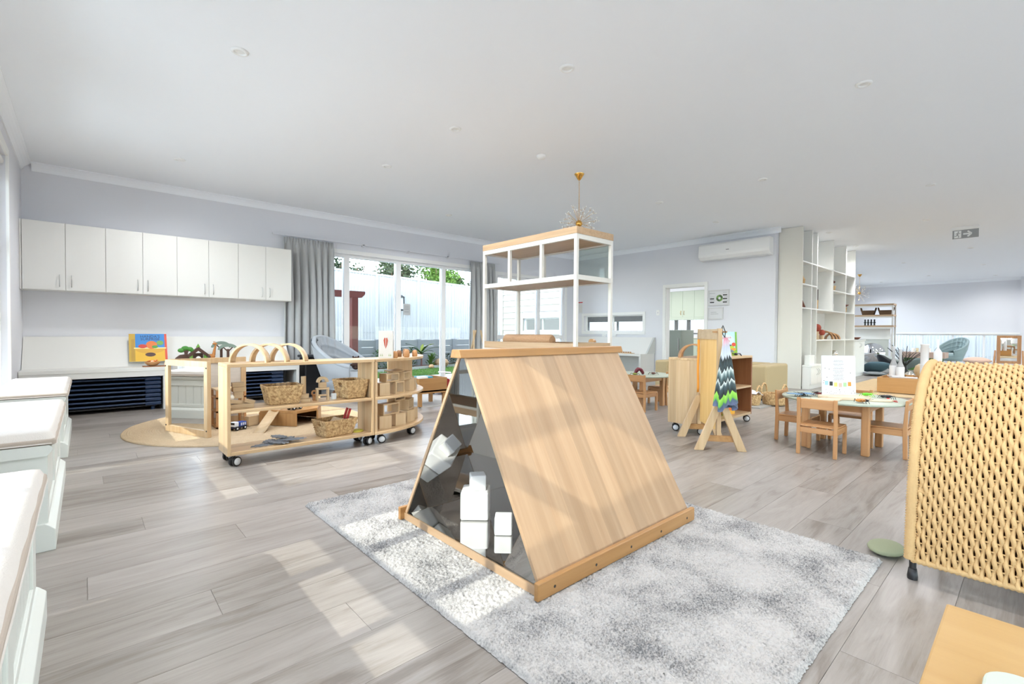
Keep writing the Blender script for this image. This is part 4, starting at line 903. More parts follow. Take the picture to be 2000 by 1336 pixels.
mb = MB().prism(arc(0, 0, .048, 0, PI, 14) + arc(0, 0, .026, 0, PI, 14)[::-1], -.016, .016, 'Y'); mb.obj('arch_block', bare('X'), None, label='small arch block crowning the little gate', cat='block', group='loose wooden blocks on the play shelf', loc=(gx, 4.06, .573))
blk('acrylic_block', (1.592, 4.06, .42), (.035, .03, .05), 'clear acrylic block beside the little gate', .2, flat('frosted_acrylic', rgb(214, 222, 228), .15), 'block')
# grey felt leaves on the bottom board
FELT = flat('grey_felt', rgb(128, 132, 138), .95, bump=.3, bscale=200)
lg = random.Random(21)
for i, (x, y, a) in enumerate(((1.02, 4.02, .2), (1.09, 4.10, 1.2), (1.13, 4.0, 2.2), (1.2, 4.07, .6), (1.24, 3.99, 2.9), (1.17, 4.13, 1.8))):
    pts = []
    for k in range(22):
        u = 2 * PI * k / 22; r = (.075 if k % 2 else .052) * (1 + .15 * lg.random()); pts.append((r * math.cos(u) * 1.15, r * math.sin(u) * .62))
    lab = ['by the shelf end', 'second from the shelf end', 'at the front of the pile', 'in the middle of the pile', 'closest to the seagrass basket', 'at the back of the pile'][i]
    MB().prism(pts, 0, .005).obj('felt_leaf', FELT, None, label='jagged grey felt leaf on the bottom board, ' + lab, cat='felt leaf', group='grey felt leaves', loc=(x, y, .1145 + .0055 * i), rotz=a)
MB().lathe([(0, 0), (.058, 0), (.06, .006), (.055, .012), (0, .012)], 26).obj('yellow_disc', flat('olive_felt', rgb(196, 186, 74), .8), None, label='yellow green disc lying on the bottom board', cat='disc', loc=(1.795, 4.06, .114))
# --- curved shelf contents
def hollow(loc, d, label, rz, wall=.012, openy=True):
    t = thing('hollow_block', label, 'block', loc, rz, 'hollow wooden blocks on the curved shelf'); W_, D_, H_ = d
    MB().box(-W_ / 2, W_ / 2, -D_ / 2, D_ / 2, 0, wall).obj('bottom_side', bare('X'), t); MB().box(-W_ / 2, W_ / 2, -D_ / 2, D_ / 2, H_ - wall, H_).obj('top_side', bare('X'), t)
    for s_ in (-1, 1): MB().box(s_ * W_ / 2 - (wall if s_ > 0 else 0), s_ * W_ / 2 + (0 if s_ > 0 else wall), -D_ / 2, D_ / 2, wall, H_ - wall).obj('upright_side', bare('Z'), t)
    if not openy: MB().box(-W_ / 2 + wall, W_ / 2 - wall, -D_ / 2, -D_ / 2 + wall, wall, H_ - wall).obj('face', bare('Z'), t)
    return t
def pol(r, deg): a = math.radians(deg); return (1.905 + r * math.cos(a), 4.77 + r * math.sin(a))
order = ['nearest the long shelf', 'second from the long shelf', 'third from the long shelf', 'last before the rounded end']
for i, dg in enumerate((-79, -65, -51, -37)):
    x, y = pol(.745, dg); hollow((x, y, .115), (.115 if i < 3 else .085, .1, .118), 'closed square block on the bottom board of the curved shelf, ' + order[i], math.radians(dg + 90 - 18), openy=False)
for i, (dg, w) in enumerate(((-74, .2), (-48, .16))):
    x, y = pol(.73, dg); hollow((x, y, .2345), (w, .09, .105), 'open rectangular block in the second layer of the bottom board, ' + ['nearest the long shelf', 'nearer the rounded end'][i], math.radians(dg + 90))
x, y = pol(.70, -61); hollow((x, y, .341), (.17, .08, .045), 'low open block topping the bottom board stack', math.radians(27))
for i, (dg, w) in enumerate(((-80, .1), (-66, .11), (-49, .1), (-38, .06))):
    x, y = pol(.745, dg); hollow((x, y, .42), (w, .09, .115), 'square block on the middle board of the curved shelf, ' + order[i], math.radians(dg + 90 - 10), openy=(i == 1))
for i, (dg, w) in enumerate(((-72, .17), (-54, .15))):
    x, y = pol(.72, dg); hollow((x, y, .5365), (w, .09, .08), 'open block topping the middle board row, ' + ['nearest the long shelf', 'nearer the rounded end'][i], math.radians(dg + 90))
x, y = pol(.68, -62); o = blk('sloping_board', (x, y, .622), (.2, .1, .012), 'flat board lying across the topmost hollow blocks', 0, R=(.12, 0, math.radians(28)), group='hollow wooden blocks on the curved shelf')
for i, dg in enumerate((-27, -20)):
    x, y = pol(.78, dg); t = thing('peg_doll', 'painted peg doll on the middle board, ' + ('pale blue dressed' if i == 0 else 'dark dressed'), 'peg doll', (x, y, .42))
    MB().lathe([(.016, 0), (.02, .02), (.014, .05), (0, .052)], 14).obj('body', pc('peg_blue', 176, 190, 200) if i == 0 else pc('peg_dark', 88, 62, 66), t); MB().ell((0, 0, .064), (.015, .015, .016), 12, 8).obj('head', bare('Z'), t)
pegs = [(-72, .79), (-68, .70), (-64, .66), (-60, .80), (-56, .69), (-52, .75), (-48, .81), (-45, .70)]
for i, (dg, r) in enumerate(pegs):
    x, y = pol(r, dg); h = .075 if i % 2 else .066
    MB().lathe([(.0, 0), (.024, 0), (.026, .008), (.026, h * .6), (.02, h * .86), (.01, h * .98), (0, h)], 16).obj('wooden_dome', wood('domepale' if i % 3 == 0 else 'domedark', *(BEECH if i % 3 == 0 else (rgb(150, 106, 66), rgb(120, 82, 48))), 'Z'), None, label='rounded wooden peg person on the curved shelf, %s from the upright book' % ['first', 'second', 'third', 'fourth', 'fifth', 'sixth', 'seventh', 'eighth'][i], cat='peg person', group='wooden peg people on the curved shelf', loc=(x, y, .76))
t = thing('heart_book', 'upright grey picture book with red heart shaped feathers on its cover', 'book', (2.06, 4.02, .76), math.radians(-38))
MB().box(-.065, .065, -.014, .014, 0, .252).obj('cover', pc('book_grey', 200, 194, 186), t, bevel=.002)
for s_ in (-1, 1): MB().prism([(0, .09), (s_ * .012, .12), (s_ * .02, .165), (s_ * .012, .19), (s_ * .003, .185), (s_ * .002, .12)], -.0155, -.014, 'Y').obj('heart_print', pc('heart_red', 168, 66, 40), t)
for x in (-.045, -.03, .03, .045): MB().prism([(x - .004, .02), (x + .004, .02), (x, .045)], -.0155, -.014, 'Y').obj('leaf_print', pc('print_green', 116, 146, 84), t)
# --- on the rug behind the shelf
t = thing('toy_platform', 'six sided wooden platform block on the jute rug', 'platform', (0, 0, .02))
pp = [(1.36, 5.46), (1.62, 5.12), (1.86, 5.20), (2.0, 5.5), (1.8, 5.85), (1.5, 5.8)]
MB().prism(pp, .13, .16).obj('deck', honey('X'), t, bevel=.003)
for i, (p, q) in enumerate(zip(pp, pp[1:] + pp[:1])):
    if i == 1: continue
    MB().bar((*p, .065), (*q, .065), .018, .13).obj('side_board', honey('Z'), t)
t = thing('toy_ramp', 'grooved wooden ramp leaning on the platform', 'ramp', (0, 0, 0))
p0, p1 = Vector((1.235, 5.02, .03)), Vector((1.50, 5.38, .215)); d = (p1 - p0); sd = d.cross(Vector((0, 0, 1))).normalized(); up = sd.cross(d).normalized()
MB().grid(lambda u, v: tuple(p0 + d * u + sd * .055 * math.sin((v - .5) * 2.4) - up * .03 * math.cos((v - .5) * 2.4)), 2, 13).obj('gutter', bare('X'), t, thick=.012)
def truck(loc, rz, label, group='blue and white toy trucks'):
    t = thing('toy_truck', label, 'toy truck', loc, rz, group); B = pc('truck_blue', 40, 74, 160); Wt = pc('truck_white', 226, 230, 236); NV = pc('truck_navy', 32, 40, 66)
    MB().box(-.07, .07, -.032, .032, .02, .036).obj('chassis', NV, t, bevel=.003); MB().box(-.068, -.02, -.032, .032, .036, .085).obj('cab', Wt, t, bevel=.008)
    MB().box(-.0695, -.066, -.026, .026, .058, .078).obj('windscreen', BLACK, t); MB().box(-.014, .068, -.032, .032, .036, .078).obj('load_box', B, t, bevel=.004)
    for k in range(3): MB().box(.0 + k * .022, .012 + k * .022, -.0335, .0335, .044, .07).obj('side_stripe', Wt, t)
    for x in (-.045, .045):
        for s_ in (-1, 1): w_ = MB().cyl((x, s_ * .026, .02), (x, s_ * .04, .02), .02, 14).obj('wheel', BLACK, t); MB().cyl((x, s_ * .038, .02), (x, s_ * .0415, .02), .009, 10).obj('hub', Wt, w_)
    return t
truck((1.13, 5.32, .02), math.radians(30), 'dark blue and white toy truck on the jute rug beside the ramp'); truck((1.64, 5.24, .18), math.radians(28), 'bright blue and white toy truck parked on the wooden platform')
t = thing('toy_bridge', 'curved wooden bridge piece standing behind the platform', 'block', (1.86, 5.40, .18), .4)
MB().prism(arc(0, .11, .1, -PI * .95, -PI * .05, 14) + [(.12, .1), (.12, 0), (-.12, 0), (-.12, .1)][0:0] + [(.1, 0), (-.1, 0)], -.04, .04, 'Y').obj('curve', bare('X'), t)
blk('wooden_wedge', (1.44, 5.50, .18), (.12, .06, .03), 'pale wedge block on the platform edge behind the ramp', .5, group='blocks on the jute rug')
t = thing('toy_garage', 'open wooden toy garage with decks beside the play screen', 'toy garage', (1.12, 5.62, .02))
for z in (.0, .16, .30): MB().box(-.15, .12, -.13, .13, z, z + .014).obj('deck', beech('X'), t)
for x in (-.14, .11):
    for y in (-.12, .12): MB().box(x - .01, x + .01, y - .01, y + .01, 0, .38).obj('post', beech('Z'), t)
MB().box(-.15, .12, -.13, .13, .38, .394).obj('roof', bare('X'), t); MB().box(-.02, .05, -.06, .0, .175, .22).obj('parked_toy', pc('toy_redbrown', 120, 46, 36), t, bevel=.01)
blk('wooden_block', (1.30, 5.52, .02), (.16, .12, .1), 'big pale wooden block between the toy garage and the platform', .4, group='blocks on the jute rug')
# ================================================================ MIRROR TENT
TZ = .02
t = thing('mirror_tent', 'large wooden A shaped tent with mirrors inside standing on the grey rug', 'play tent', (0, 0, TZ))
x0, x1 = 1.245, 2.365; MIR = mirror('tent_mirror', (.66, .65, .635, 1), .012)
def slab(ya, za, yb, zb, th):   # sloping panel from low edge (ya,za) to high edge, thickness outward
    d = Vector((yb - ya, zb - za)).normalized(); n = Vector((-d.y, d.x)) * (-1 if yb < ya else 1)
    return [(ya, za), (yb, zb), (yb + n.x * th, zb + n.y * th), (ya + n.x * th, za + n.y * th)]
for side in (0, 1):
    ya, yb = ((1.232, 1.700) if side == 0 else (2.200, 1.732)); p = slab(ya, .03, yb, .865, .016)
    MB().prism(p, x0, x1, 'X').obj('sloping_panel', wood('tentply', *PLY, 'S', scale=.8, rough=.34, plank=.19), t, bevel=.001)
    q = slab(ya, .03, yb, .865, .016); dn = Vector((q[3][0] - q[0][0], q[3][1] - q[0][1])).normalized()
    inner_ = [(q[0][0] - dn.x * .003, q[0][1] - dn.y * .003), (q[1][0] - dn.x * .003, q[1][1] - dn.y * .003), (q[1][0], q[1][1]), (q[0][0], q[0][1])]
    MB().prism(inner_, x0 + .006, x1 - .006, 'X').obj('mirror_sheet', MIR, t)
    yt = 1.20 if side == 0 else 2.212
    tr_ = MB().box(x0 - .03, x1 + .02, yt, yt + .022, 0, .066).obj('foot_rail', honey('X'), t, bevel=.004)
    if side == 0:
        for k in range(5): MB().cyl((x0 + .06 + k * .25, yt - .0006, .03), (x0 + .06 + k * .25, yt + .002, .03), .006, 10).obj('screw_hole', BLACK, tr_)
MB().box(x0, x1, 1.223, 2.211, 0, .026).obj('base_board', oak('Y'), t); MB().box(x0 + .01, x1 - .01, 1.236, 2.196, .026, .030).obj('mirror_floor', MIR, t)
MB().box(x0 - .006, x0, 1.223, 2.211, 0, .034).obj('edge_strip', ply('Y'), t)
MB().prism([(1.676, .868), (1.756, .868), (1.744, .905), (1.688, .905)], x0 - .035, x1 + .045, 'X').obj('ridge_cap', honey('X'), t, bevel=.003)
CUBE = flat('cube_plastic', rgb(244, 243, 240), .35)
for (x, y, s_, z, a, lab) in ((1.50, 1.94, .142, .0515, -43, 'large white plastic cube inside the mirror tent'), (1.505, 1.93, .078, .194, -30, 'small white cube balanced on the large cube'), (1.475, 1.69, .082, .0515, -44, 'small white cube standing alone in the mirror tent')):
    t2 = thing('light_cube', lab, 'cube', (x, y, z), math.radians(a), 'white cubes in the mirror tent')
    MB().box(-s_ / 2, s_ / 2, -s_ / 2, s_ / 2, 0, s_).obj('shell', CUBE, t2, bevel=s_ * .07, seg=3)
    em = MB().lathe([(s_ * .1, 0), (s_ * .12, -.0006), (s_ * .06, -.0008), (0, -.0006)], 16, c=(0, 0, .0004)); em.obj('base_plate', flat('cube_print', rgb(170, 168, 164), .5), t2)
# ================================================================ GREY SHAG RUG
def rug_mat():
    m, nt, b = base('grey_shag'); N = nt.nodes; L = nt.links; tc = N.new('ShaderNodeTexCoord')
    n1 = N.new('ShaderNodeTexNoise'); n1.inputs['Scale'].default_value = 4.2; n1.inputs['Detail'].default_value = 5; n1.inputs['Roughness'].default_value = .6; L.new(tc.outputs['Object'], n1.inputs['Vector'])
    n2 = N.new('ShaderNodeTexNoise'); n2.inputs['Scale'].default_value = 150; n2.inputs['Detail'].default_value = 2; L.new(tc.outputs['Object'], n2.inputs['Vector'])
    ad = N.new('ShaderNodeMath'); ad.operation = 'MULTIPLY_ADD'; ad.inputs[1].default_value = .75; L.new(n2.outputs['Fac'], ad.inputs[0]); L.new(n1.outputs['Fac'], ad.inputs[2])
    r = N.new('ShaderNodeValToRGB'); e = r.color_ramp.elements; e[0].position = .62; e[0].color = rgb(108, 108, 109); e[1].position = .98; e[1].color = rgb(188, 185, 181); k = e.new(.8); k.color = rgb(164, 162, 159)
    L.new(ad.outputs[0], r.inputs['Fac']); L.new(r.outputs[0], b.inputs['Base Color']); b.inputs['Roughness'].default_value = 1; b.inputs['Specular IOR Level'].default_value = .1; return m
rx0, rx1, ry0, ry1 = .93, 2.61, .445, 2.80; nx, ny = 300, 420
gx_, gy_ = np.meshgrid(np.linspace(0, 1, nx), np.linspace(0, 1, ny), indexing='ij'); rs = np.random.RandomState(4)
px = rx0 + (rx1 - rx0) * gx_ + rs.normal(0, .0016, gx_.shape); py = ry0 + (ry1 - ry0) * gy_ + rs.normal(0, .0016, gx_.shape)
edge = np.minimum(np.minimum(gx_ * (rx1 - rx0), (1 - gx_) * (rx1 - rx0)), np.minimum(gy_ * (ry1 - ry0), (1 - gy_) * (ry1 - ry0)))
pz = (.010 + .012 * rs.rand(*gx_.shape)) * np.clip(edge / .012, .08, 1) + .001
vs = np.stack([px, py, pz], -1).reshape(-1, 3); ii = np.arange(nx * ny).reshape(nx, ny)
fs = np.stack([ii[:-1, :-1], ii[1:, :-1], ii[1:, 1:], ii[:-1, 1:]], -1).reshape(-1, 4)
me = bpy.data.meshes.new('shag_rug'); me.vertices.add(len(vs)); me.vertices.foreach_set('co', vs.ravel()); me.loops.add(fs.size); me.loops.foreach_set('vertex_index', fs.ravel()); me.polygons.add(len(fs)); me.polygons.foreach_set('loop_start', np.arange(0, fs.size, 4)); me.polygons.foreach_set('loop_total', np.full(len(fs), 4)); me.update(); me.validate()
me.materials.append(rug_mat()); o = bpy.data.objects.new('shag_rug', me); C.objects.link(o); o['label'] = 'mottled grey shag rug under the wooden mirror tent'; o['category'] = 'rug'
# ================================================================ TALL METAL SHELF BEHIND THE TENT
t = thing('metal_display_shelf', 'tall white metal frame shelf with oak top standing behind the mirror tent', 'shelf', (3.39, 2.88, 0)); D_, L_ = .56, 1.39; q = .032
for x in (0, D_ - q):
    for y in (0, L_ - q): MB().box(x, x + q, y, y + q, 0, 1.93).obj('post', WHITEMETAL, t)
def ring(z0, z1, nm):
    for x in (0, D_ - q): MB().box(x, x + q, q, L_ - q, z0, z1).obj(nm, WHITEMETAL, t)
    for y in (0, L_ - q): MB().box(q, D_ - q, y, y + q, z0, z1).obj(nm, WHITEMETAL, t)
ring(1.885, 1.93, 'top_rail'); ring(1.505, 1.55, 'shelf_rail'); ring(.80, .83, 'desk_rail'); ring(.06, .09, 'bottom_rail')
MB().box(-.003, D_ + .003, -.003, L_ + .003, 1.93, 1.995).obj('oak_top', veneer('Y'), t, bevel=.002)
MB().box(q, D_ - q, q, L_ - q, 1.515, 1.54).obj('shelf_board', veneer('Y'), t); MB().box(q, D_ - q, q, L_ - q, 1.90, 1.929).obj('top_lining', veneer('Y'), t)
for y in (.45, .93):
    for x in (0, D_ - q): MB().box(x, x + q, y, y + q, 1.55, 1.885).obj('divider', WHITEMETAL, t)
MB().box(D_ - .02, D_ - .014, q, .45, 1.55, 1.885).obj('glass_panel', glass('tint_glass', (.86, .9, .87, 1)), t)
MB().box(.0, .02, q, L_ - q, .83, .905).obj('desk_front', veneer('Y'), t); MB().box(D_ - .02, D_, q, L_ - q, .83, .905).obj('desk_front', veneer('Y'), t); MB().box(.02, D_ - .02, q, L_ - q, .815, .84).obj('desk_board', veneer('Y'), t); MB().box(q, D_ - q, 0, .02, .83, .905).obj('desk_end', veneer('X'), t)
MB().box(q, D_ - q, q, L_ - q, .07, .09).obj('base_board', veneer('Y'), t)
t = thing('rattan_bolster', 'rolled rattan bolster lying on the metal shelf desk', 'bolster', (3.66, 3.85, .92)); RAT = flat('rattan_weave', rgb(160, 126, 94), .85, bump=.6, bscale=90, var=.2, vscale=60)
MB().tube([(0, -.42, 0), (0, -.40, 0), (0, .30, 0), (0, .32, 0)], [.05, .066, .066, .05], 20).obj('roll', RAT, t)
MB().prism(arc(0, 0, .035, 0, PI, 12), -.02, .02, 'X').obj('wooden_dome', honey('Z'), None, label='small honey coloured dome on the metal shelf desk', cat='toy', loc=(3.86, 3.06, .91))
# --- wooden planter table and red car further back
MB().box(-.8, .8, -.75, .75, 0, .012).obj('pale_rug', flat('pale_rug', rgb(196, 194, 190), 1, bump=.6, bscale=90, var=.1, vscale=6), None, label='pale grey rug under the small sensory table', cat='rug', loc=(4.1, 6.2, .001))
t = thing('sensory_table', 'small wooden box table with tapered legs beside the sliding doors', 'table', (3.50, 5.62, .013), math.radians(0))
MB().box(-.24, .20, -.18, .22, .19, .21).obj('floor_board', honey('X'), t)
for a in ((-.24, .20, -.18, -.165), (-.24, .20, .205, .22)): MB().box(*a, .17, .375).obj('side_board', honey('X'), t)
for a in ((-.24, -.225, -.165, .205), (.185, .20, -.165, .205)): MB().box(*a, .17, .375).obj('side_board', honey('Y'), t)
for x in (-.21, .17):
    for y in (-.15, .19): MB().prism([(x - .022, y - .022), (x + .022, y - .022), (x + .022, y + .022), (x - .022, y + .022)], 0, .17).obj('leg', honey('Z'), t)
MB().box(-.1, .1, -.08, .1, 0, .05).obj('blue_tub', pc('tub_teal', 70, 150, 172), None, label='teal plastic tub in the small sensory table', cat='tub', loc=(3.48, 5.68, .345), bevel=.01); MB().box(-.06, .06, -.05, .05, 0, .06).obj('white_box', pc('tub_white', 236, 234, 230), None, label='white box in the small sensory table', cat='box', loc=(3.38, 5.56, .345), bevel=.005)
t = thing('toy_car', 'red ride-on toy car with white handlebar near the glass doors', 'toy car', (4.3, 6.45, .013), .4); CR = pc('car_red', 150, 28, 32, .25)
MB().prism([(-.2, .06), (.2, .06), (.22, .12), (.12, .16), (.04, .25), (-.1, .25), (-.2, .17)], -.11, .11, 'Y').obj('body', CR, t, bevel=.03)
for x in (-.12, .13):
    for s_ in (-1, 1): MB().cyl((x, s_ * .09, .06), (x, s_ * .125, .06), .06, 16).obj('wheel', BLACK, t)
MB().tube([(.08, 0, .22), (.06, 0, .34)], .012, 8).obj('steering_column', WHITEP, t); MB().tube([(.06, -.12, .34), (.06, .12, .34)], .012, 8).obj('handlebar', WHITEP, t)
t = thing('easel', 'slim wooden easel leaning near the second curtain', 'easel', (5.72, 7.35, 0), .3)
for s_ in (-1, 1): MB().bar((s_ * .28, -.12, 0), (s_ * .12, .02, 1.05), .028, .03).obj('leg', bare('Z'), t)
MB().bar((0, .35, 0), (0, .05, 1.05), .028, .03).obj('back_leg', bare('Z'), t); MB().bar((-.22, -.05, .5), (.22, -.05, .5), .03, .03).obj('ledge', bare('X'), t)
# ================================================================ TABLES AND SMALL CHAIRS
SAGET = flat('sage_laminate', rgb(168, 176, 160), .4)
def kid_chair():
    t = thing('wooden_chair', 'x', 'chair', (0, 0, 0)); w, d = .29, .28     # origin between the back legs, facing +x
    for s_ in (-1, 1):
        y = s_ * (w / 2 - .0125)
        MB().prism([(-.012, 0), (.018, 0), (.024, .24), (.006, .475), (-.012, .475), (-.006, .24)], y - .0135, y + .0135, 'Y').obj('back_leg', beech('Z'), t, bevel=.004)
        MB().box(d - .015, d + .015, y - .0135, y + .0135, 0, .235).obj('leg', beech('Z'), t, bevel=.004)
        MB().box(.01, d, y - .009, y + .009, .185, .235).obj('side_rail', beech('X'), t, bevel=.003)
    MB().box(-.004, .012, -w / 2 + .026, w / 2 - .026, .385, .468).obj('back_rail', beech('Y'), t, bevel=.004)
    MB().box(-.004, .012, -w / 2 + .026, w / 2 - .026, .185, .23).obj('seat_rail', beech('Y'), t, bevel=.003)
    MB().box(.0, d + .012, -w / 2 + .004, w / 2 - .004, .236, .25).obj('seat', beech('X'), t, bevel=.005)
    return t
kc = kid_chair()
kc.location = (4.475, 1.215, 0); kc['label'] = 'small wooden chair with its back to the camera at the sage table'; kc['group'] = 'small wooden chairs'
dup(kc, (5.03, 1.665, 0), math.radians(-90), 'small wooden chair pushed in on the sofa side of the sage table')
dup(kc, (5.03, .70, 0), math.radians(90), 'small wooden chair half hidden behind the wicker armchair')
dup(kc, (5.60, 1.20, 0), math.radians(180), 'small wooden chair on the far side of the sage table')
dup(kc, (5.27, 3.47, 0), 0, 'small wooden chair beside the mirror tent at the second table')
dup(kc, (6.17, 3.47, 0), math.radians(90), 'small wooden chair next to the rolling cabinet at the second table')
def round_table(loc, r, label):
    t = thing('round_table', label, 'table', loc); zt = .425
    MB().lathe([(0, zt), (r - .006, zt), (r, zt + .006), (r, zt + .016), (r - .004, zt + .02), (0, zt + .02)], 72).obj('table_top', SAGET, t)
    for x in (-.25, .25):
        for y in (-.22, .22): MB().box(x - .028, x + .028, y - .028, y + .028, 0, zt).obj('leg', beech('Z'), t, bevel=.008)
    for y in (-.22, .22): MB().box(-.222, .222, y - .01, y + .01, zt - .07, zt).obj('apron', beech('X'), t)
    for x in (-.25, .25): MB().box(x - .01, x + .01, -.192, .192, zt - .07, zt).obj('apron', beech('Y'), t)
    return t
round_table((5.04, 1.165, 0), .475, 'round sage green table with wooden legs and insect models'); round_table((5.72, 3.72, 0), .46, 'round sage table half hidden behind the mirror tent')
TT = .446
# sign board on the table
t = thing('sign_board', 'white printed display card standing on a wooden slice on the sage table', 'sign', (4.93, 1.17, TT + .028), math.radians(-27))
t.rotation_euler = (math.radians(-4), 0, math.radians(-48)); PAPER = flat('card_white', rgb(216, 217, 219), .6); GREYINK = flat('grey_ink', rgb(132, 134, 138), .7)
MB().box(-.14, .14, 0, .006, 0, .345).obj('card', PAPER, t)
ln = 0
for z, w in ((.30, .075), (.288, .085), (.268, .085), (.256, .07), (.238, .07), (.226, .085), (.21, .09), (.2, .06), (.188, .07), (.172, .09), (.162, .08), (.152, .09), (.142, .075), (.132, .09)):
    r_ = random.Random(ln); s0 = ''.join(r_.choice(' iiillmnnn') if 0 else '' for _ in range(3)); ln += 1
    x = -w / 2
    mb = MB()
    while x < w / 2 - .002:
        l_ = r_.uniform(.004, .014); mb.box(x, min(w / 2, x + l_), -.0005, 0, z, z + .0035); x += l_ + .003
    mb.obj('print_line', GREYINK, t, kind='stuff')
for i, (c, z) in enumerate((((150, 190, 226), .085), ((40, 40, 42), .08), ((204, 212, 110), .072), ((196, 172, 160), .068), ((160, 200, 150), .072), ((206, 142, 56), .078))): panel(t, 'printed_square', -.115 + i * .038, -.088 + i * .038, z, z + .036, pc('sq%d' % i, *c))
mb = MB(); r_ = random.Random(8)
for i in range(34): x, z, a = r_.uniform(-.13, .13), r_.uniform(.005, .06), r_.uniform(.002, .008); mb.box(x, x + a, -.0005, 0, z, z + .003)
for x, z in ((-.115, .23), (-.08, .222), (.095, .19), (-.1, .15), (-.125, .12), (-.13, .1)): mb.box(x, x + .006, -.0005, 0, z, z + .006)
mb.obj('insect_prints', flat('dark_ink', rgb(70, 66, 66), .7), t, kind='stuff')
# flat wood pieces and insects
def flatw(loc, pts, h, label, rz=0, mat=None): return MB().prism(pts, 0, h).obj('wood_slice', mat or wood('rawwood', rgb(232, 212, 186), rgb(220, 196, 166), 'X'), None, label=label, cat='wood slice', loc=loc, rotz=rz, bevel=.004)
flatw((4.93, 1.12, TT), [(.21 * math.cos(a) * (1 + .08 * math.sin(3 * a)), .13 * math.sin(a) * (1 + .1 * math.cos(2 * a))) for a in [i * PI / 14 for i in range(28)]], .026, 'pale raw wood slab under the printed display card', math.radians(-45))
flatw((4.66, 1.20, TT), [(-.12, -.015), (.1, -.022), (.13, 0), (.1, .02), (-.12, .018)], .018, 'pale wooden stick with red thread lying behind the chair back', math.radians(-48)); flatw((4.93, .885, TT), [(-.1, -.014), (.08, -.026), (.11, 0), (.08, .026), (-.1, .016)], .02, 'pale wooden paddle with red string near the table edge', math.radians(-50))
RS = flat('red_string', rgb(206, 52, 48), .7)
MB().tube([(4.97 + .05 * math.cos(a * .9) + .02 * a, .83 + .03 * math.sin(a * 1.7) - .01 * a, TT + .024 if a < 1.5 else TT + .004) for a in [i * .25 for i in range(22)]], .003, 6).obj('red_string', RS, None, label='loop of red string trailing off the wooden paddle', cat='string')
def insect(loc, rz, label, body, legs=BLACK, L=.06, wid=.02, kind=''):
    t = thing('insect_model', label, 'insect model', loc, rz)
    MB().ell((0, 0, .02), (L * .5, wid, .014), 12, 8).obj('abdomen', body, t); MB().ell((L * .55, 0, .02), (L * .2, wid * .7, .011), 10, 6).obj('head', legs, t)
    for s_ in (-1, 1):
        for x in (-.018, .004, .026): MB().tube([(x, s_ * wid * .7, .018), (x, s_ * (wid + .02), .028), (x + .005, s_ * (wid + .038), .001)], .0024, 5).obj('leg', legs, t)
        MB().tube([(L * .7, s_ * .005, .024), (L * .7 + .03, s_ * .02, .032)], .0015, 4).obj('antenna', legs, t)
    return t
t = insect((4.80, 1.42, TT), math.radians(60), 'blue winged butterfly model at the sofa end of the sage table', BLACK, L=.07, wid=.01); BLUEW = pc('butterfly_blue', 98, 140, 176)
for s_ in (-1, 1): MB().prism([(-.02, s_ * .008), (.05, s_ * .015), (.075, s_ * .10), (.03, s_ * .125), (-.005, s_ * .09), (-.04, s_ * .1), (-.045, s_ * .04)][::s_], .022, .026).obj('wing', [BLUEW], t)
insect((4.95, 1.32, TT), .8, 'dark red spider like insect model beside the display card', pc('insect_red', 120, 36, 34), pc('insect_maroon', 84, 30, 30), .05, .018)
insect((4.72, .97, TT), math.radians(-50), 'orange and black beetle model near the table edge', pc('beetle_orange', 190, 120, 40), L=.08, wid=.03); insect((5.22, .88, TT), math.radians(150), 'black beetle model near the far side of the sage table', flat('beetle_black', rgb(34, 32, 36), .3), L=.085, wid=.026)
insect((4.985, .985, TT + .027), math.radians(-30), 'bright green grasshopper model on the wood slab', pc('hopper_green', 96, 186, 36), pc('hopper_lime', 130, 200, 60), .08, .014)
insect((5.02, 1.36, TT), 1.2, 'tiny black ant model behind the wood slab', BLACK, L=.03, wid=.007)
# things on the second table
t = thing('maroon_flower', 'maroon rubber toy ring on the second table', 'toy', (5.58, 3.62, .446)); MB().tube([(.05 * math.cos(a), .05 * math.sin(a), .05 + .03 * math.sin(2 * a)) for a in [i * PI / 10 for i in range(20)]], .018, 8, closed=True).obj('ring', pc('maroon', 112, 34, 48), t)
insect((5.74, 3.50, .446), .6, 'brown toy crab on the second table', pc('crab_brown', 92, 48, 34), pc('crab_dark', 70, 36, 28), .08, .03); insect((5.45, 3.60, .446), .6, 'olive green toy frog on the second table', pc('frog_olive', 132, 140, 50), pc('frog_dark', 90, 96, 40), .08, .03)
# ================================================================ ROLLING CABINET, DRESS-UP STAND
RC = rolling_shelf((4.50, 2.20, 0), 1.20, .37, 'closed backed rolling wooden cabinet holding books and toys', dark_or_shaded('Z'), ca=-1.1)
for i, (x, y) in enumerate(((4.60, 2.36), (4.68, 2.40), (4.76, 2.43), (4.84, 2.46))):
    mb = MB(); mb.prism(arc(0, 0, .138, 0, PI, 24) + arc(0, 0, .128, 0, PI, 24)[::-1], -.03, .03, 'Y')
    mb.obj('wooden_arch', beech('Y'), None, label='bent wooden arch in the tunnel on the rolling cabinet, %s' % ['at the open end', 'second from the open end', 'third from the open end', 'innermost'][i], cat='arch', group='arches lined up as a tunnel', loc=(x, y, .76), rotz=math.radians(-46))
t = thing('raffia_bag', 'coiled raffia bag with dark handle behind the arches on the rolling cabinet', 'bag', (5.10, 2.42, .76)); RAF = flat('raffia', rgb(206, 168, 112), .9, bump=.6, bscale=80, var=.15, vscale=40)
MB().lathe([(0, 0), (.1, .005), (.13, .05), (.125, .12), (.08, .17), (.03, .185), (0, .185)], 24).obj('body', RAF, t); MB().tube([(.11 * math.cos(a), 0, .13 + .1 * math.sin(a)) for a in [PI * i / 14 for i in range(15)]], .005, 6).obj('handle', BLACK, t)
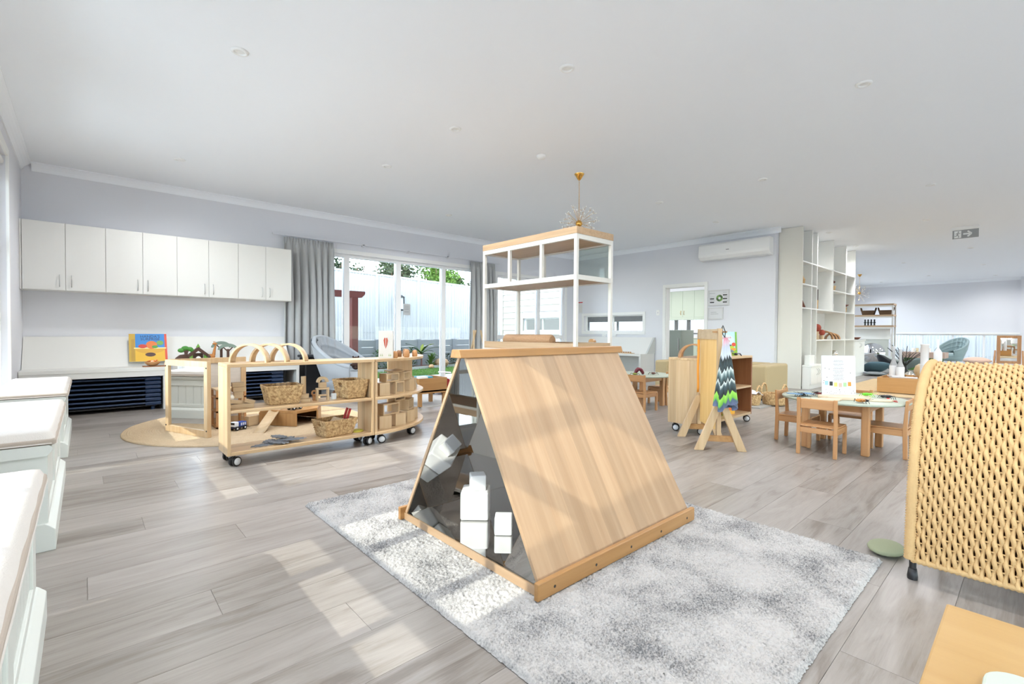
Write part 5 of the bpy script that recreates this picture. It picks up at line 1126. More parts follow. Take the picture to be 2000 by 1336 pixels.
t = thing('bug_book', 'upright picture book with leaves and insects, titled BIG BOOK OF BUGS', 'book', (5.46, 2.38, .76), math.radians(-40))
t.rotation_euler = (math.radians(-6), 0, math.radians(-40))
MB().box(-.115, .115, 0, .012, 0, .27).obj('cover', pc('bug_blue', 176, 212, 226), t)
disc(MB(), (-.01, .18), .09, .06, -.0002).obj('title_field', pc('bug_pale', 200, 226, 236), t); panel(t, 'leaf_border', .092, .115, .05, .27, pc('bug_leaf', 120, 170, 70), y=-.0004); panel(t, 'leaf_border', -.115, .115, 0, .06, pc('bug_green', 142, 184, 54), y=-.0002)
disc(MB(), (.02, .075), .07, .04, -.0012).obj('leaf_print', pc('bug_lime', 176, 200, 60), t); disc(MB(), (.0, .115), .05, .012, -.0016).obj('wing_print', pc('bug_wing', 60, 74, 84), t); disc(MB(), (.075, .125), .024, .022, -.0016).obj('price_spot', pc('bug_red', 214, 74, 52), t); disc(MB(), (.07, .07), .03, .015, -.0018).obj('bug_print', pc('bug_orange', 226, 150, 60), t)
BR = pc('bug_title', 206, 84, 76)
text('Big Book', 'title_lettering', .036, BR, t, (-.015, -.0018, .205), (PI / 2, 0, 0)); text('of', 'title_lettering', .02, BR, t, (-.075, -.0018, .178), (PI / 2, 0, 0)); text('Bugs', 'title_lettering', .042, BR, t, (-.005, -.0018, .168), (PI / 2, 0, 0))
for x, y, c, lab in ((5.22, 2.30, rgb(196, 190, 176), 'small toy mushroom with pale cap in front of the bug book'), (5.30, 2.28, rgb(112, 116, 122), 'small toy mushroom with grey cap in front of the bug book')):
    t = thing('toy_mushroom', lab, 'toy mushroom', (x, y, .76)); MB().cyl((0, 0, 0), (0, 0, .045), .018, 12, .014).obj('stalk', bare('Z'), t); MB().lathe([(.035, 0), (.034, .012), (.02, .028), (0, .032)], 16, c=(0, 0, .042)).obj('cap', flat('cap%d' % int(x * 100), c, .6), t)
insect((5.44, 2.28, .76), .2, 'black beetle model at the foot of the bug book', flat('beetle_black', rgb(34, 32, 36), .3), L=.07, wid=.02)
basket((5.34, 2.34, .421), .4, 'small looped rattan basket on the cabinet middle board', .15, .13, .11, .1, .09, 'baskets in the rolling cabinet', False, 16, 12, 8)
for i, (z, w, c, nm) in enumerate(((.114, .20, (232, 176, 44), 'yellow'), (.158, .17, (232, 112, 36), 'orange'), (.202, .12, (200, 40, 36), 'red'), (.246, .08, (224, 190, 180), 'pale pink'))): blk('arch_block', (5.30, 2.32, z), (w, .07, .043), '%s wooden block in the bright stack on the cabinet bottom board' % nm, -.3, pc('stack' + nm.replace(' ', ''), *c), group='bright stacked blocks')
blk('arch_block', (5.18, 2.27, .114), (.05, .06, .06), 'lime green wooden block in front of the bright stack', .2, pc('stacklime', 150, 196, 48), group='bright stacked blocks')
# dress-up stand
A1 = Vector((4.055, 1.82, 0)); dx_ = Vector((.72, .694, 0)).normalized(); lat_ = Vector((.62, -.785, 0)).normalized()
t = thing('dress_up_stand', 'wooden A legged dress-up stand with tall panel and hanging costume', 'stand', A1[:])
for k in (0, .53):
    o = dx_ * k
    for s_ in (-1, 1):
        p0 = o + lat_ * s_ * .175; p1 = o + lat_ * s_ * .012 + Vector((0, 0, .40))
        dd = (p1 - p0).normalized(); n_ = dd.cross(dx_).normalized()
        foot = [p0 - lat_ * .036, p0 + lat_ * .036, p1 + lat_ * .036, p1 - lat_ * .036]; foot[2 if s_ < 0 else 3] += Vector((0, 0, .03))
        vs = [v - dx_ * .016 for v in foot] + [v + dx_ * .016 for v in foot]
        MB()._add(vs, [(3, 2, 1, 0), (4, 5, 6, 7), (0, 1, 5, 4), (1, 2, 6, 5), (2, 3, 7, 6), (3, 0, 4, 7)], False).obj('leg', oak('Z'), t, bevel=.003)
    MB().bar(o - lat_ * .14 + Vector((0, 0, .10)) + dx_ * .02, o + lat_ * .14 + Vector((0, 0, .10)) + dx_ * .02, .03, .05).obj('cross_rail', honey('X'), t)
    MB().bar(o + Vector((0, 0, .08)) + dx_ * .05, o + Vector((0, 0, 1.05)) + dx_ * .05, .05, .034, up=tuple(lat_)).obj('upright', oak('Z'), t)
MB().bar(dx_ * .06 + Vector((0, 0, 1.0)), dx_ * .56 + Vector((0, 0, 1.0)), .034, .09).obj('top_rail', bare('X'), t); MB().bar(dx_ * .075 + Vector((0, 0, .56)), dx_ * .525 + Vector((0, 0, .56)), .014, .80).obj('panel', wood('yellowply', *YEL, 'Z'), t)
for s_ in (-1, 1): MB().bar(dx_ * .05 + lat_ * s_ * .02 + Vector((0, 0, 1.02)), dx_ * .05 + lat_ * s_ * .06 + Vector((0, 0, 1.02)), .016, .016).obj('peg', honey('X'), t)
def cape_mat():
    m, nt, b = base('feather_cape'); N = nt.nodes; L = nt.links; tc = N.new('ShaderNodeTexCoord'); uv = N.new('ShaderNodeUVMap'); at = N.new('ShaderNodeAttribute'); at.attribute_name = 'cape'
    sp = N.new('ShaderNodeSeparateXYZ'); L.new(at.outputs['Vector'], sp.inputs[0])
    def mth(op, a, b_=None):
        n = N.new('ShaderNodeMath'); n.operation = op
        for i, q_ in enumerate((a, b_)):
            if q_ is None: continue
            if isinstance(q_, (int, float)): n.inputs[i].default_value = q_
            else: L.new(q_, n.inputs[i])
        return n.outputs[0]
    zig = mth('PINGPONG', mth('MULTIPLY', sp.outputs['X'], 11), .5); v = mth('ADD', sp.outputs['Y'], mth('MULTIPLY', mth('SUBTRACT', zig, .25), .13))
    r = N.new('ShaderNodeValToRGB'); r.color_ramp.interpolation = 'LINEAR'; e = r.color_ramp.elements
    stops = [(0, (196, 120, 134)), (.06, (206, 170, 182)), (.12, (176, 182, 196)), (.27, (196, 204, 212)), (.29, (30, 36, 38)), (.40, (52, 66, 68)), (.45, (22, 26, 28)), (.46, (206, 216, 212)), (.54, (82, 106, 108)), (.62, (24, 30, 32)), (.63, (214, 222, 218)), (.68, (60, 80, 84)), (.80, (20, 24, 26)), (.815, (150, 206, 80)), (.9, (112, 178, 58)), (.93, (70, 92, 110)), (1, (92, 100, 130))]
    e[0].position, e[0].color = stops[0][0], rgb(*stops[0][1]); e[1].position, e[1].color = 1, rgb(*stops[-1][1])
    for p, c in stops[1:-1]: k = e.new(p); k.color = rgb(*c)
    L.new(v, r.inputs['Fac']); L.new(r.outputs[0], b.inputs['Base Color']); b.inputs['Roughness'].default_value = .7; b.inputs['Sheen Weight'].default_value = .2; return m
t = thing('costume_cape', 'black white and green feather print dress-up cape hanging on the stand', 'costume', (A1 + Vector((-.01, -.03, 0)))[:])
nu, nv = 60, 30; mb = MB()
def capef(u, v):
    a = u * 2 * PI; r = .018 + .09 * v ** .8; fo = 1 + (.12 + .12 * v) * math.sin(7 * a + 1.3 * math.sin(3 * a)); p = lat_ * math.cos(a) * r * fo * .78 + dx_ * (math.sin(a) * r * .38 * fo - .03 - .01 * v)
    return (p.x, p.y, .97 - .58 * v - (.03 * math.sin(2 * a) + .015 * math.sin(5 * a)) * v)
mb.grid(capef, nu, nv, closeu=True); o = mb.obj('cloth', cape_mat(), t); at = o.data.attributes.new('cape', 'FLOAT_VECTOR', 'POINT')
at.data.foreach_set('vector', [c for i in range(nu) for j in range(nv) for c in (i / nu, j / (nv - 1), 0)])
MB().tube([(A1 + 0 * A1)[:] if 0 else (0, 0, .97), (-.01, -.01, 1.02), (.03, .03, 1.075), (.06, .05, 1.06), (.03, .03, 1.0), (.01, .0, .97)], .004, 6).obj('neck_cord', BLACK, t)
t = thing('costume_scarf', 'narrow orange and black costume ribbon on the hidden side of the stand', 'costume', (A1 + dx_ * .42 - lat_ * .05)[:]); MB().grid(lambda u, v: ((lat_ * -.02 * u).x + .004 * math.sin(9 * v), (lat_ * -.02 * u).y, .95 - .5 * v), 4, 12).obj('ribbon', pc('ribbon_orange', 226, 150, 52), t, thick=.004)
# ================================================================ SOFA CORNER
SOF = flat('beige_vinyl', rgb(172, 153, 114), .55, bump=.05, bscale=30)
MB().box(-1.2, 1.5, -1.1, 1.1, 0, .012).obj('flat_rug', flat('flat_rug_grey', rgb(160, 158, 152), 1, bump=.5, bscale=120, var=.12, vscale=8), None, label='thin grey rug under the beige sofa and seagrass bags', cat='rug', loc=(7.95, 3.6, .001))
t = thing('beige_sofa', 'low beige vinyl child sofa facing the play area', 'sofa', (7.45, 2.68, .013))
MB().box(0, .92, 0, .24, .03, .53).obj('armrest', SOF, t, bevel=.035, seg=3); MB().box(0, .92, 1.60, 1.84, .03, .53).obj('armrest', SOF, t, bevel=.035, seg=3); MB().box(.66, .92, .24, 1.60, .03, .53).obj('backrest', SOF, t, bevel=.035, seg=3)
for k in range(2): MB().box(.02, .66, .245 + .677 * k, .915 + .677 * k, .03, .27).obj('seat_cushion', SOF, t, bevel=.03, seg=3)
for x in (.08, .84):
    for y in (.1, 1.74): MB().cyl((x, y, 0), (x, y, .035), .025, 10).obj('foot', BLACK, t)
def bag(loc, label, r, h, seed):
    t = thing('seagrass_bag', label, 'basket', loc, 0, 'round seagrass bags by the sofa'); mb = MB(); n, rows = 40, 12
    mb.grid(lambda u, v: ((r * (.8 + .25 * v - .12 * v * v) + .004 * (1 if (int(u * n) + int(v * (rows - 1) + .5)) % 2 else -1)) * math.cos(u * 2 * PI), (r * (.8 + .25 * v - .12 * v * v)) * math.sin(u * 2 * PI), h * v), n, rows, closeu=True); mb.obj('woven_wall', SEA, t, thick=.006)
    MB().lathe([(0, .006), (r * .8, .006)], 24, cap=False).obj('base', SEA, t)
    for s_ in (-1, 1): MB().tube([(r * .6 * math.cos(a), s_ * r * .8, h + h * .8 * math.sin(a)) for a in [PI * i / 12 for i in range(13)]], .012, 6).obj('handle', SEA, t)
    return t
bag((6.98, 2.72, .013), 'round seagrass bag with loop handles peeking out beside the rolling cabinet', .15, .15, 1); bag((7.26, 2.50, .013), 'round seagrass bag with loop handles behind the small chair', .17, .16, 2)
MB().grid(lambda u, v: (.24 * (u - .5), .2 * (v - .5), .03 * math.sin(u * 5) * math.cos(v * 4)), 12, 10).obj('folded_cloth', pc('cloth_white', 228, 226, 226), None, label='white cloth lying over the seagrass bag near the cabinet', cat='cloth', loc=(6.96, 2.68, .18), thick=.006)
# ================================================================ WHITE BOOKCASE
BKM = flat('bookcase_cream', rgb(224, 221, 211), .45); BKW = flat('bookcase_white', rgb(236, 236, 231), .42)
t = thing('open_bookcase', 'floor to ceiling white open bookcase dividing the two rooms', 'bookcase', (0, 0, 0)); y0, y1 = 2.93, 3.335; w = .03
MB().box(9.80, 9.83, y0, y1, 0, 2.995).obj('end_panel', BKM, t)
for x in (10.34, 10.66, 11.74, 12.72, 13.52): MB().box(x, x + w, y0 + .001, y1, 1.51, 2.995).obj('divider', BKW, t)
for x in (10.34, 10.66, 12.72, 13.52): MB().box(x, x + w, y0 + .001, y1, .0, 1.49).obj('divider', BKW, t)
MB().box(11.74, 11.77, y0 + .001, y1, 0, .885).obj('divider', BKW, t)
def sh(xa, xb, z): MB().box(xa, xb, y0, y1, z - .012, z + .012).obj('shelf_board', BKW, t)
for a, b_ in ((9.83, 10.34), (10.37, 10.66), (10.69, 11.74), (11.77, 12.72), (12.75, 13.52)): sh(a, b_, 2.36)
for a, b_ in ((9.83, 10.34), (10.37, 10.66), (11.77, 12.72), (12.75, 13.52)): sh(a, b_, 1.94)
sh(9.83, 13.52, 1.50); sh(10.69, 12.72, .895); sh(12.75, 13.52, .895)
MB().box(9.83, 13.52, y1 - .004, y1, 0, 2.995).obj('back_panel', BKW, t)
def cabinet(x0, x1, ya, yb, h, label, arcs=True):
    t = thing('base_cabinet', label, 'cabinet', (0, 0, 0)); MB().box(x0, x1, ya + .02, yb, .0, h - .03).obj('carcass', BKW, t); MB().box(x0 - .015, x1 + .015, ya - .02, yb, h - .03, h).obj('worktop', BKW, t, bevel=.003)
    m_ = (x0 + x1) / 2
    for i, (a, b_) in enumerate(((x0 + .003, m_ - .002), (m_ + .002, x1 - .003))):
        d = MB().box(a, b_, ya, ya + .019, .09, h - .035).obj('door', BKW, t); h_ = MB(); xh = m_ + (-.05 if i == 0 else .05); h_.tube([(xh, ya, h - .19), (xh, ya - .03, h - .15), (xh, ya - .03, h - .11), (xh, ya, h - .07)], .004, 6); h_.obj('handle', CHROME, d)
    return t
cabinet(9.86, 10.62, 2.78, 2.925, .44, 'low white two door toy cabinet in front of the bookcase end'); cabinet(13.60, 14.55, 2.93, 3.33, .89, 'white two door cabinet at the far end of the bookcase')
MB().box(9.95, 10.25, 2.83, 2.92, .44, .62).obj('storage_box', BKW, None, label='plain white box on the low toy cabinet', cat='box', bevel=.004)
def lat(name, prof, loc, mat, label, cat, n=20): return MB().lathe(prof, n).obj(name, mat, None, label=label, cat=cat, loc=loc)
WICK = flat('small_wicker', rgb(190, 156, 108), .9, bump=.6, bscale=70, var=.2, vscale=50); UMB = flat('umber', rgb(112, 66, 48), .7, var=.2)
lat('small_basket', [(0, 0), (.05, 0), (.06, .08), (.05, .09), (.03, .13), (.02, .16), (0, .16)], (9.93, 2.98, 1.953), WICK, 'small lidded basket on the second shelf beside the bookcase end', 'basket')
lat('wood_cone', [(0, 0), (.07, 0), (.02, .14), (0, .15)], (9.93, 2.98, 1.513), UMB, 'brown wooden cone on the lower shelf beside the bookcase end', 'cone'); lat('wood_cone', [(0, 0), (.065, 0), (.02, .1), (0, .11)], (13.05, 3.05, 1.953), UMB, 'brown wooden cone on the shelf at the far end of the bookcase', 'cone')
t = thing('pinecone_basket', 'wicker basket heaped with pinecones on the bookcase', 'basket', (12.2, 3.08, 1.953)); MB().lathe([(0, 0), (.07, 0), (.088, .12), (.08, .12), (.06, .02), (0, .02)], 20).obj('basket', WICK, t); g = random.Random(5)
for i in range(9): MB().ell((g.uniform(-.05, .05), g.uniform(-.05, .05), .13 + .016 * i), (.028, .028, .026), 8, 5).obj('pinecone', UMB, t)
t = thing('dark_picture_frame', 'dark brown box frame with woven inlay leaning on the bookcase shelf', 'frame', (10.98, 3.05, 1.513)); MB().box(-.2, .22, 0, .05, 0, .42).obj('frame', flat('espresso', rgb(58, 42, 36), .6), t); MB().prism([(-.16, .02), (.16, .02), (.2, .2), (-.2, .2)], -.01, 0, 'Y').obj('woven_inlay', WICK, t)
lat('white_vase', [(0, 0), (.045, 0), (.05, .06), (.05, .15), (.03, .18), (.03, .2), (.025, .2), (0, .19)], (12.1, 3.05, 1.513), flat('vase_white', rgb(232, 230, 224), .4), 'matt white vase on the middle shelf of the bookcase', 'vase')
lat('fruit_basket', [(0, 0), (.06, 0), (.075, .12), (.07, .12), (.055, .015), (0, .015)], (13.05, 3.05, 1.513), WICK, 'small wicker basket on the middle shelf at the bookcase far end', 'basket'); lat('wooden_bowl', [(.03, 0), (.07, .025), (.11, .06), (.105, .065), (.05, .03), (0, .025)], (13.05, 3.05, 1.634), UMB, 'wide brown wooden bowl resting on the small basket', 'bowl')
for x, h, r, lab in ((10.98, .17, .07, 'tall round headed toy tree with rust red crown on the bookcase'), (11.30, .09, .055, 'short round headed toy tree with rust red crown on the bookcase')):
    t = thing('toy_tree', lab, 'toy tree', (x, 3.0, .908)); MB().cyl((0, 0, 0), (0, 0, h), .036, 14, .03).obj('trunk', bare('Z'), t); MB().ell((0, 0, h + r * .9), (r, r, r * 1.15)).obj('crown', flat('rust_crown', rgb(156, 70, 52), .8, var=.15), t)
for i, r in enumerate((.20, .17, .14)):
    MB().prism([(p[0], p[1] * .95) for p in arc(0, 0, r, 0, PI, 22)] + [(p[0], p[1] * .95) for p in arc(0, 0, r - .02, 0, PI, 22)[::-1]], -.06, .06, 'Y').obj('wooden_arch', beech('Y'), None, label='nested wooden arch on the bookcase shelf, ' + ['largest', 'middle sized', 'smallest'][i], cat='arch', group='nested arches on the bookcase', loc=(11.95 + .12 * i, 3.16 - .06 * i, .908), rotz=math.radians(-60))
MB().ell((0, 0, 0), (.07, .07, .07), 24, 14).obj('mirror_ball', mirror('ball_mirror', (.8, .78, .74, 1), .03), None, label='silver mirror ball on the low bookcase stand', cat='ball', loc=(12.2, 3.0, .60)); MB().box(-.2, .2, -.1, .1, 0, .53).obj('white_plinth', BKW, None, label='plain white plinth under the silver mirror ball', cat='plinth', loc=(12.1, 3.0, 0))
t = thing('wooden_bug_house', 'tan rounded wooden animal house on the floor by the bookcase', 'toy', (11.3, 2.75, 0), -.6); MB().prism(arc(0, 0, .17, 0, PI, 16), -.2, .2, 'Y').obj('shell', BARE and bare('Y'), t); MB().prism(arc(0, .0, .1, 0, PI, 12), -.205, -.2, 'Y').obj('doorway', flat('espresso', rgb(58, 42, 36), .6), t)
# ================================================================ WICKER ARMCHAIR
WK = flat('paper_rope', rgb(206, 170, 118), .75, bump=.25, bscale=200, var=.1, vscale=25); WKD = flat('wicker_core', rgb(96, 66, 40), .9)
t = thing('wicker_armchair', 'woven rope armchair seen from behind at the picture edge', 'armchair', (0, 0, 0))
prof = [(2.505, .085), (2.515, .2), (2.535, .35), (2.575, .52), (2.63, .65), (2.70, .745), (2.79, .81), (2.90, .85), (3.03, .868)]
def cr_spline(P, n):
    P = [Vector((p[0], 0, p[1])) for p in P]; out = []
    for i in range(len(P) - 1):
        a, b_, c_, d_ = P[max(i - 1, 0)], P[i], P[i + 1], P[min(i + 2, len(P) - 1)]
        for k in range(n): u = k / n; out.append(.5 * ((2 * b_) + (c_ - a) * u + (2 * a - 5 * b_ + 4 * c_ - d_) * u * u + (3 * b_ - a - 3 * c_ + d_) * u ** 3))
    out.append(P[-1]); return out
fine = cr_spline(prof, 40); ds = [0]
for i in range(1, len(fine)): ds.append(ds[-1] + (fine[i] - fine[i - 1]).length)
def at_s(s_):
    s_ = max(0, min(ds[-1], s_)); lo = 0
    import bisect
    i = min(max(bisect.bisect_right(ds, s_) - 1, 0), len(ds) - 2); u = (s_ - ds[i]) / max(1e-9, ds[i + 1] - ds[i]); p = fine[i].lerp(fine[i + 1], u); tg = (fine[i + 1] - fine[i]).normalized(); return p, Vector((-tg.z, 0, tg.x))
SL = ds[-1]; YT, YBt = .335, -.40; pitch = .0155; per = .066; ns = int((YT - .016 - YBt) / pitch)
for i in range(ns):
    yb = YT - .022 - i * pitch; pts = []; N_ = int(SL / .0075)
    for k in range(N_ + 1):
        s_ = SL * k / N_; p, n_ = at_s(s_); ph = 2 * PI * s_ / per + (PI if i % 2 else 0) + .5 * math.sin(i * 1.7) * .4
        pts.append(p + n_ * .0058 * math.cos(ph) + Vector((0, yb + .0028 * math.sin(ph), 0)))
    MB().tube(pts, .0082, 6).obj('rope_strand', WK, t)
for k in range(int(SL / (per / 2))):
    p, n_ = at_s((k + .25) * per / 2); MB().tube([p + Vector((0, YT, 0)), p + Vector((0, YBt, 0))], .0036, 5).obj('stake', WK, t)
MB().grid(lambda u, v: tuple(at_s(SL * u)[0] - at_s(SL * u)[1] * .016 + Vector((0, YT - .01 + (YBt - YT) * v, 0))), 40, 3).obj('inner_lining', WKD, t)
pts, rr = [], []
K = int(SL / .0052)
for k in range(K + 1): p, n_ = at_s(SL * k / K); pts.append(p + Vector((0, YT + .004, 0))); rr.append(.0215 if k % 2 else .0165)
MB().tube(pts, rr, 10).obj('wrapped_edge', WK, t)
p_b = [Vector((2.505, YT - (YT - YBt) * i / 90, .085 + .0)) for i in range(91)]; MB().tube(p_b, [.0135 if i % 2 else .0095 for i in range(91)], 8).obj('bottom_edge', WK, t)
MB().grid(lambda u, v: (2.60 + .54 * u, YT - .01 + (YBt - YT) * v, .33 + .02 * math.sin(u * 3)), 20, 20).obj('seat', WK, t, thick=.02)
for y in (YT - .02, YBt + .02): MB().tube([(2.54, y, .35), (2.7, y, .52), (2.95, y, .56), (3.14, y, .5), (3.16, y, .33)], .02, 8).obj('arm', WK, t)
for x, y in ((2.522, YT - .004), (2.53, YBt + .03), (3.12, YT - .02), (3.12, YBt + .03)):
    o = MB().cyl((x, y, .02), (x, y, .11 if x < 2.6 else .33), .012, 10).obj('leg', BLACK, t); MB().lathe([(.017, 0), (.018, .012), (.014, .045), (.012, .045)], 14, c=(x, y, 0)).obj('rubber_foot', BLACK, o)
MB().ell((0, 0, .022), (.1, .07, .022), 18, 8).obj('floor_cushion', flat('moss_felt', rgb(150, 156, 128), .95), None, label='moss green pad on the floor behind the wicker armchair', cat='cushion', loc=(2.74, .455, 0))
# ================================================================ YELLOW TABLE AT THE LOWER CORNER
t = thing('yellow_wood_table', 'honey yellow wooden table corner at the bottom edge of the picture', 'table', (0, 0, 0)); YW = wood('yellow_top', rgb(192, 154, 96), rgb(180, 140, 80), 'Y', scale=.5, rough=.3)
MB().box(.62, 1.315, -.75, .118, .425, .45).obj('table_top', YW, t, bevel=.004)
for x in (.66, 1.275):
    for y in (-.71, .078): MB().box(x - .022, x + .022, y - .022, y + .022, 0, .425).obj('leg', beech('Z'), t, bevel=.004)
MB().box(.70, 1.24, .06, .08, .36, .425).obj('apron', beech('X'), t); MB().box(1.26, 1.28, -.69, .06, .36, .425).obj('apron', beech('Y'), t)
pr = []
for cx_, cy_, a0 in ((1.055, .005, 0), (.775, .005, PI / 2), (.775, -.3, PI), (1.055, -.3, 1.5 * PI)): pr += [(cx_ + .045 * math.cos(a0 + k * PI / 12), cy_ + .045 * math.sin(a0 + k * PI / 12)) for k in range(7)]
MB().prism(pr, .4505, .462).obj('sage_tray', flat('sage_plastic', rgb(190, 198, 184), .5), None, label='pale sage rounded tray on the yellow wooden table', cat='tray', bevel=.004)
# ================================================================ WALL FITTINGS ON THE RIGHT WALL
t = thing('air_conditioner', 'white split system air conditioner high on the wall beside the bookcase', 'air conditioner', (9.66, 3.38, 2.50))
MB().prism([(0, 0), (-.16, .02), (-.215, .07), (-.225, .12), (-.215, .30), (-.19, .335), (0, .335)], 0, 1.37, 'Y').obj('casing', WHITEP, t, bevel=.012)
MB().prism([(-.03, -.003), (-.15, .014), (-.15, .018), (-.03, .0)], .06, 1.31, 'Y').obj('louvre', flat('louvre_white', rgb(226, 228, 228), .4), t); MB().box(-.2235, -.221, .74, .80, .175, .187).obj('badge', flat('badge_grey', rgb(120, 122, 124), .4), t)
def wall_frame(y0, y1, z0, z1, label, nm='framed_certificate'):
    t = thing(nm, label, 'certificate', (9.66, y0, z0)); W_, H_ = y1 - y0, z1 - z0; f = .022; fm = flat('silver_frame', rgb(206, 206, 206), .4)
    MB().box(-.02, 0, 0, f, 0, H_).box(-.02, 0, W_ - f, W_, 0, H_).box(-.02, 0, f, W_ - f, 0, f).box(-.02, 0, f, W_ - f, H_ - f, H_).obj('frame', fm, t); MB().box(-.008, 0, f, W_ - f, f, H_ - f).obj('print', PAPER, t); return t, W_, H_
t, W_, H_ = wall_frame(4.19, 4.62, 1.59, 1.91, 'silver framed certificate with green ring and black bars by the doorway')
rg = MB(); n = 28
for i in range(n):
    a, b_ = 2 * PI * i / n, 2 * PI * (i + 1) / n; R1, R2 = .068, .026; cy_, cz_ = .2, .15
    rg.mat(i // 7 % 2); rg._add([(-.0088, cy_ + R1 * math.cos(a), cz_ + R1 * math.sin(a)), (-.0088, cy_ + R1 * math.cos(b_), cz_ + R1 * math.sin(b_)), (-.0088, cy_ + R2 * math.cos(b_), cz_ + R2 * math.sin(b_)), (-.0088, cy_ + R2 * math.cos(a), cz_ + R2 * math.sin(a))], [(0, 1, 2, 3)], False)
rg.obj('green_ring', [pc('ring_green', 112, 150, 84), pc('ring_dark', 72, 96, 62)], t)
for y, z in ((.045, .2), (.045, .125), (.045, .055), (.31, .055), (.31, .13)): MB().box(-.0095, -.008, y, y + .085, z, z + .022).obj('black_bar', BLACK, t)
for y, z, w_ in ((.29, .25, .12), (.05, .26, .08), (.3, .1, .09), (.3, .175, .09), (.03, .17, .08), (.03, .09, .08)): MB().box(-.009, -.008, y, y + w_, z, z + .005).obj('print_line', GREYINK, t)
t, W_, H_ = wall_frame(4.31, 4.63, 1.31, 1.55, 'smaller pale framed certificate below the green ring certificate')
for z, w_ in ((.14, .12), (.105, .16)): MB().box(-.009, -.008, .26 - w_, .26, z, z + .006).obj('print_line', GREYINK, t)
def plate(y, z, label): 
    t = thing('wall_switch', label, 'switch', (9.66, y, z)); MB().box(-.008, 0, -.04, .04, -.06, .06).obj('plate', WHITEP, t, bevel=.003); MB().box(-.012, -.008, -.012, .012, -.018, .018).obj('rocker', flat('rocker', rgb(214, 212, 220), .4), t)
plate(5.79, 1.48, 'white light switch beside the kitchen doorway')
for y, l in ((6.98, 'white power point under the servery window, nearer the doorway'), (7.29, 'white power point under the servery window, nearer the corner')):
    t = thing('power_point', l, 'power point', (9.66, y, .96)); MB().box(-.008, 0, -.06, .06, -.035, .035).obj('plate', WHITEP, t, bevel=.003); MB().box(-.011, -.008, -.045, -.03, -.02, .0).obj('rocker', flat('rocker', rgb(214, 212, 220), .4), t)
t = thing('evacuation_notice', 'small wall notice with red header in the room corner', 'notice', (9.66, 7.98, 1.52)); MB().box(-.006, 0, 0, .14, 0, .3).obj('sheet', PAPER, t); MB().box(-.007, -.006, 0, .14, .275, .3).obj('red_header', pc('notice_red', 200, 60, 56), t); MB().box(-.0068, -.006, .02, .12, .03, .24).obj('plan_print', pc('notice_grey', 214, 212, 208), t)
# notice and lock on the glass doors
t = thing('door_notice', 'grey paper notice stuck on the sliding door glass', 'notice', (4.56, 8.20, 1.33)); MB().box(0, .15, -.004, 0, 0, .22).obj('sheet', flat('notice_paper', rgb(186, 188, 188), .7), t)
for z in (.17, .14, .11, .06): MB().box(.02, .12, -.0048, -.004, z, z + .008).obj('print_line', GREYINK, t)
t = thing('wall_lantern', 'black framed carriage lantern seen beyond the middle door post', 'lantern', (6.75, 12.35, 1.55)); BLM = flat('lantern_black', rgb(50, 48, 46), .5)
for x in (-.09, .09):
    for y in (-.09, .09): MB().box(x - .012, x + .012, y - .012, y + .012, .1, .46).obj('post', BLM, t)
MB().box(-.11, .11, -.11, .11, .07, .11).obj('tray', BLM, t); MB().lathe([(.16, 0), (.09, .05), (.03, .07), (.02, .11), (.05, .14), (.02, .17), (0, .19)], 16, c=(0, 0, .46)).obj('roof', BLM, t); MB().box(-.075, .075, -.075, .075, .12, .45).obj('glass', flat('lantern_glass', rgb(240, 240, 236), .2), t); MB().box(-.03, .03, .1, .14, .1, .4).obj('bracket', BLM, t)
# ================================================================ CORNER BENCH AND ITS THINGS
t = thing('corner_display_bench', 'white corner bench with sloping display back below the servery window', 'bench', (0, 0, 0))
MB().box(9.08, 9.64, 5.86, 8.09, .50, .55).obj('bench_top', CREAM, t); MB().prism([(9.30, .55), (9.33, .55), (9.64, .90), (9.64, .92), (9.60, .92)], 5.88, 8.09, 'Y').obj('sloping_back', CREAM, t)
for y in (5.86, 6.98, 8.05): MB().box(9.08, 9.64, y, y + .04, 0, .50).obj('upright', CREAM, t)
MB().prism([(9.30, .55), (9.64, .55), (9.64, .92), (9.60, .92)], 5.84, 5.88, 'Y').obj('end_cheek', flat('cheek_grey', rgb(196, 198, 194), .5), t); MB().box(9.60, 9.635, 5.9, 8.05, 0, .5).obj('back_panel', CREAM, t)
t = thing('bear_book', 'blue picture book with a pale shape on its cover on the corner bench', 'book', (9.36, 7.78, .60), math.radians(-90)); t.rotation_euler = (math.radians(-38), 0, math.radians(-90))
MB().box(-.15, .15, 0, .012, 0, .34).obj('cover', pc('bear_blue', 52, 110, 164), t); disc(MB(), (.03, .12), .08, .07, -.0005).obj('cover_print', pc('bear_cream', 226, 216, 190), t)
t = thing('wooden_tray', 'small slatted wooden tray on the corner bench', 'tray', (9.2, 6.35, .55)); MB().box(-.09, .09, -.2, .2, 0, .012).obj('base', bare('Y'), t)
for k in range(6): MB().cyl((0, -.15 + .06 * k, .012), (0, -.15 + .06 * k, .04), .018, 10).obj('wooden_stub', beech('Z'), t)
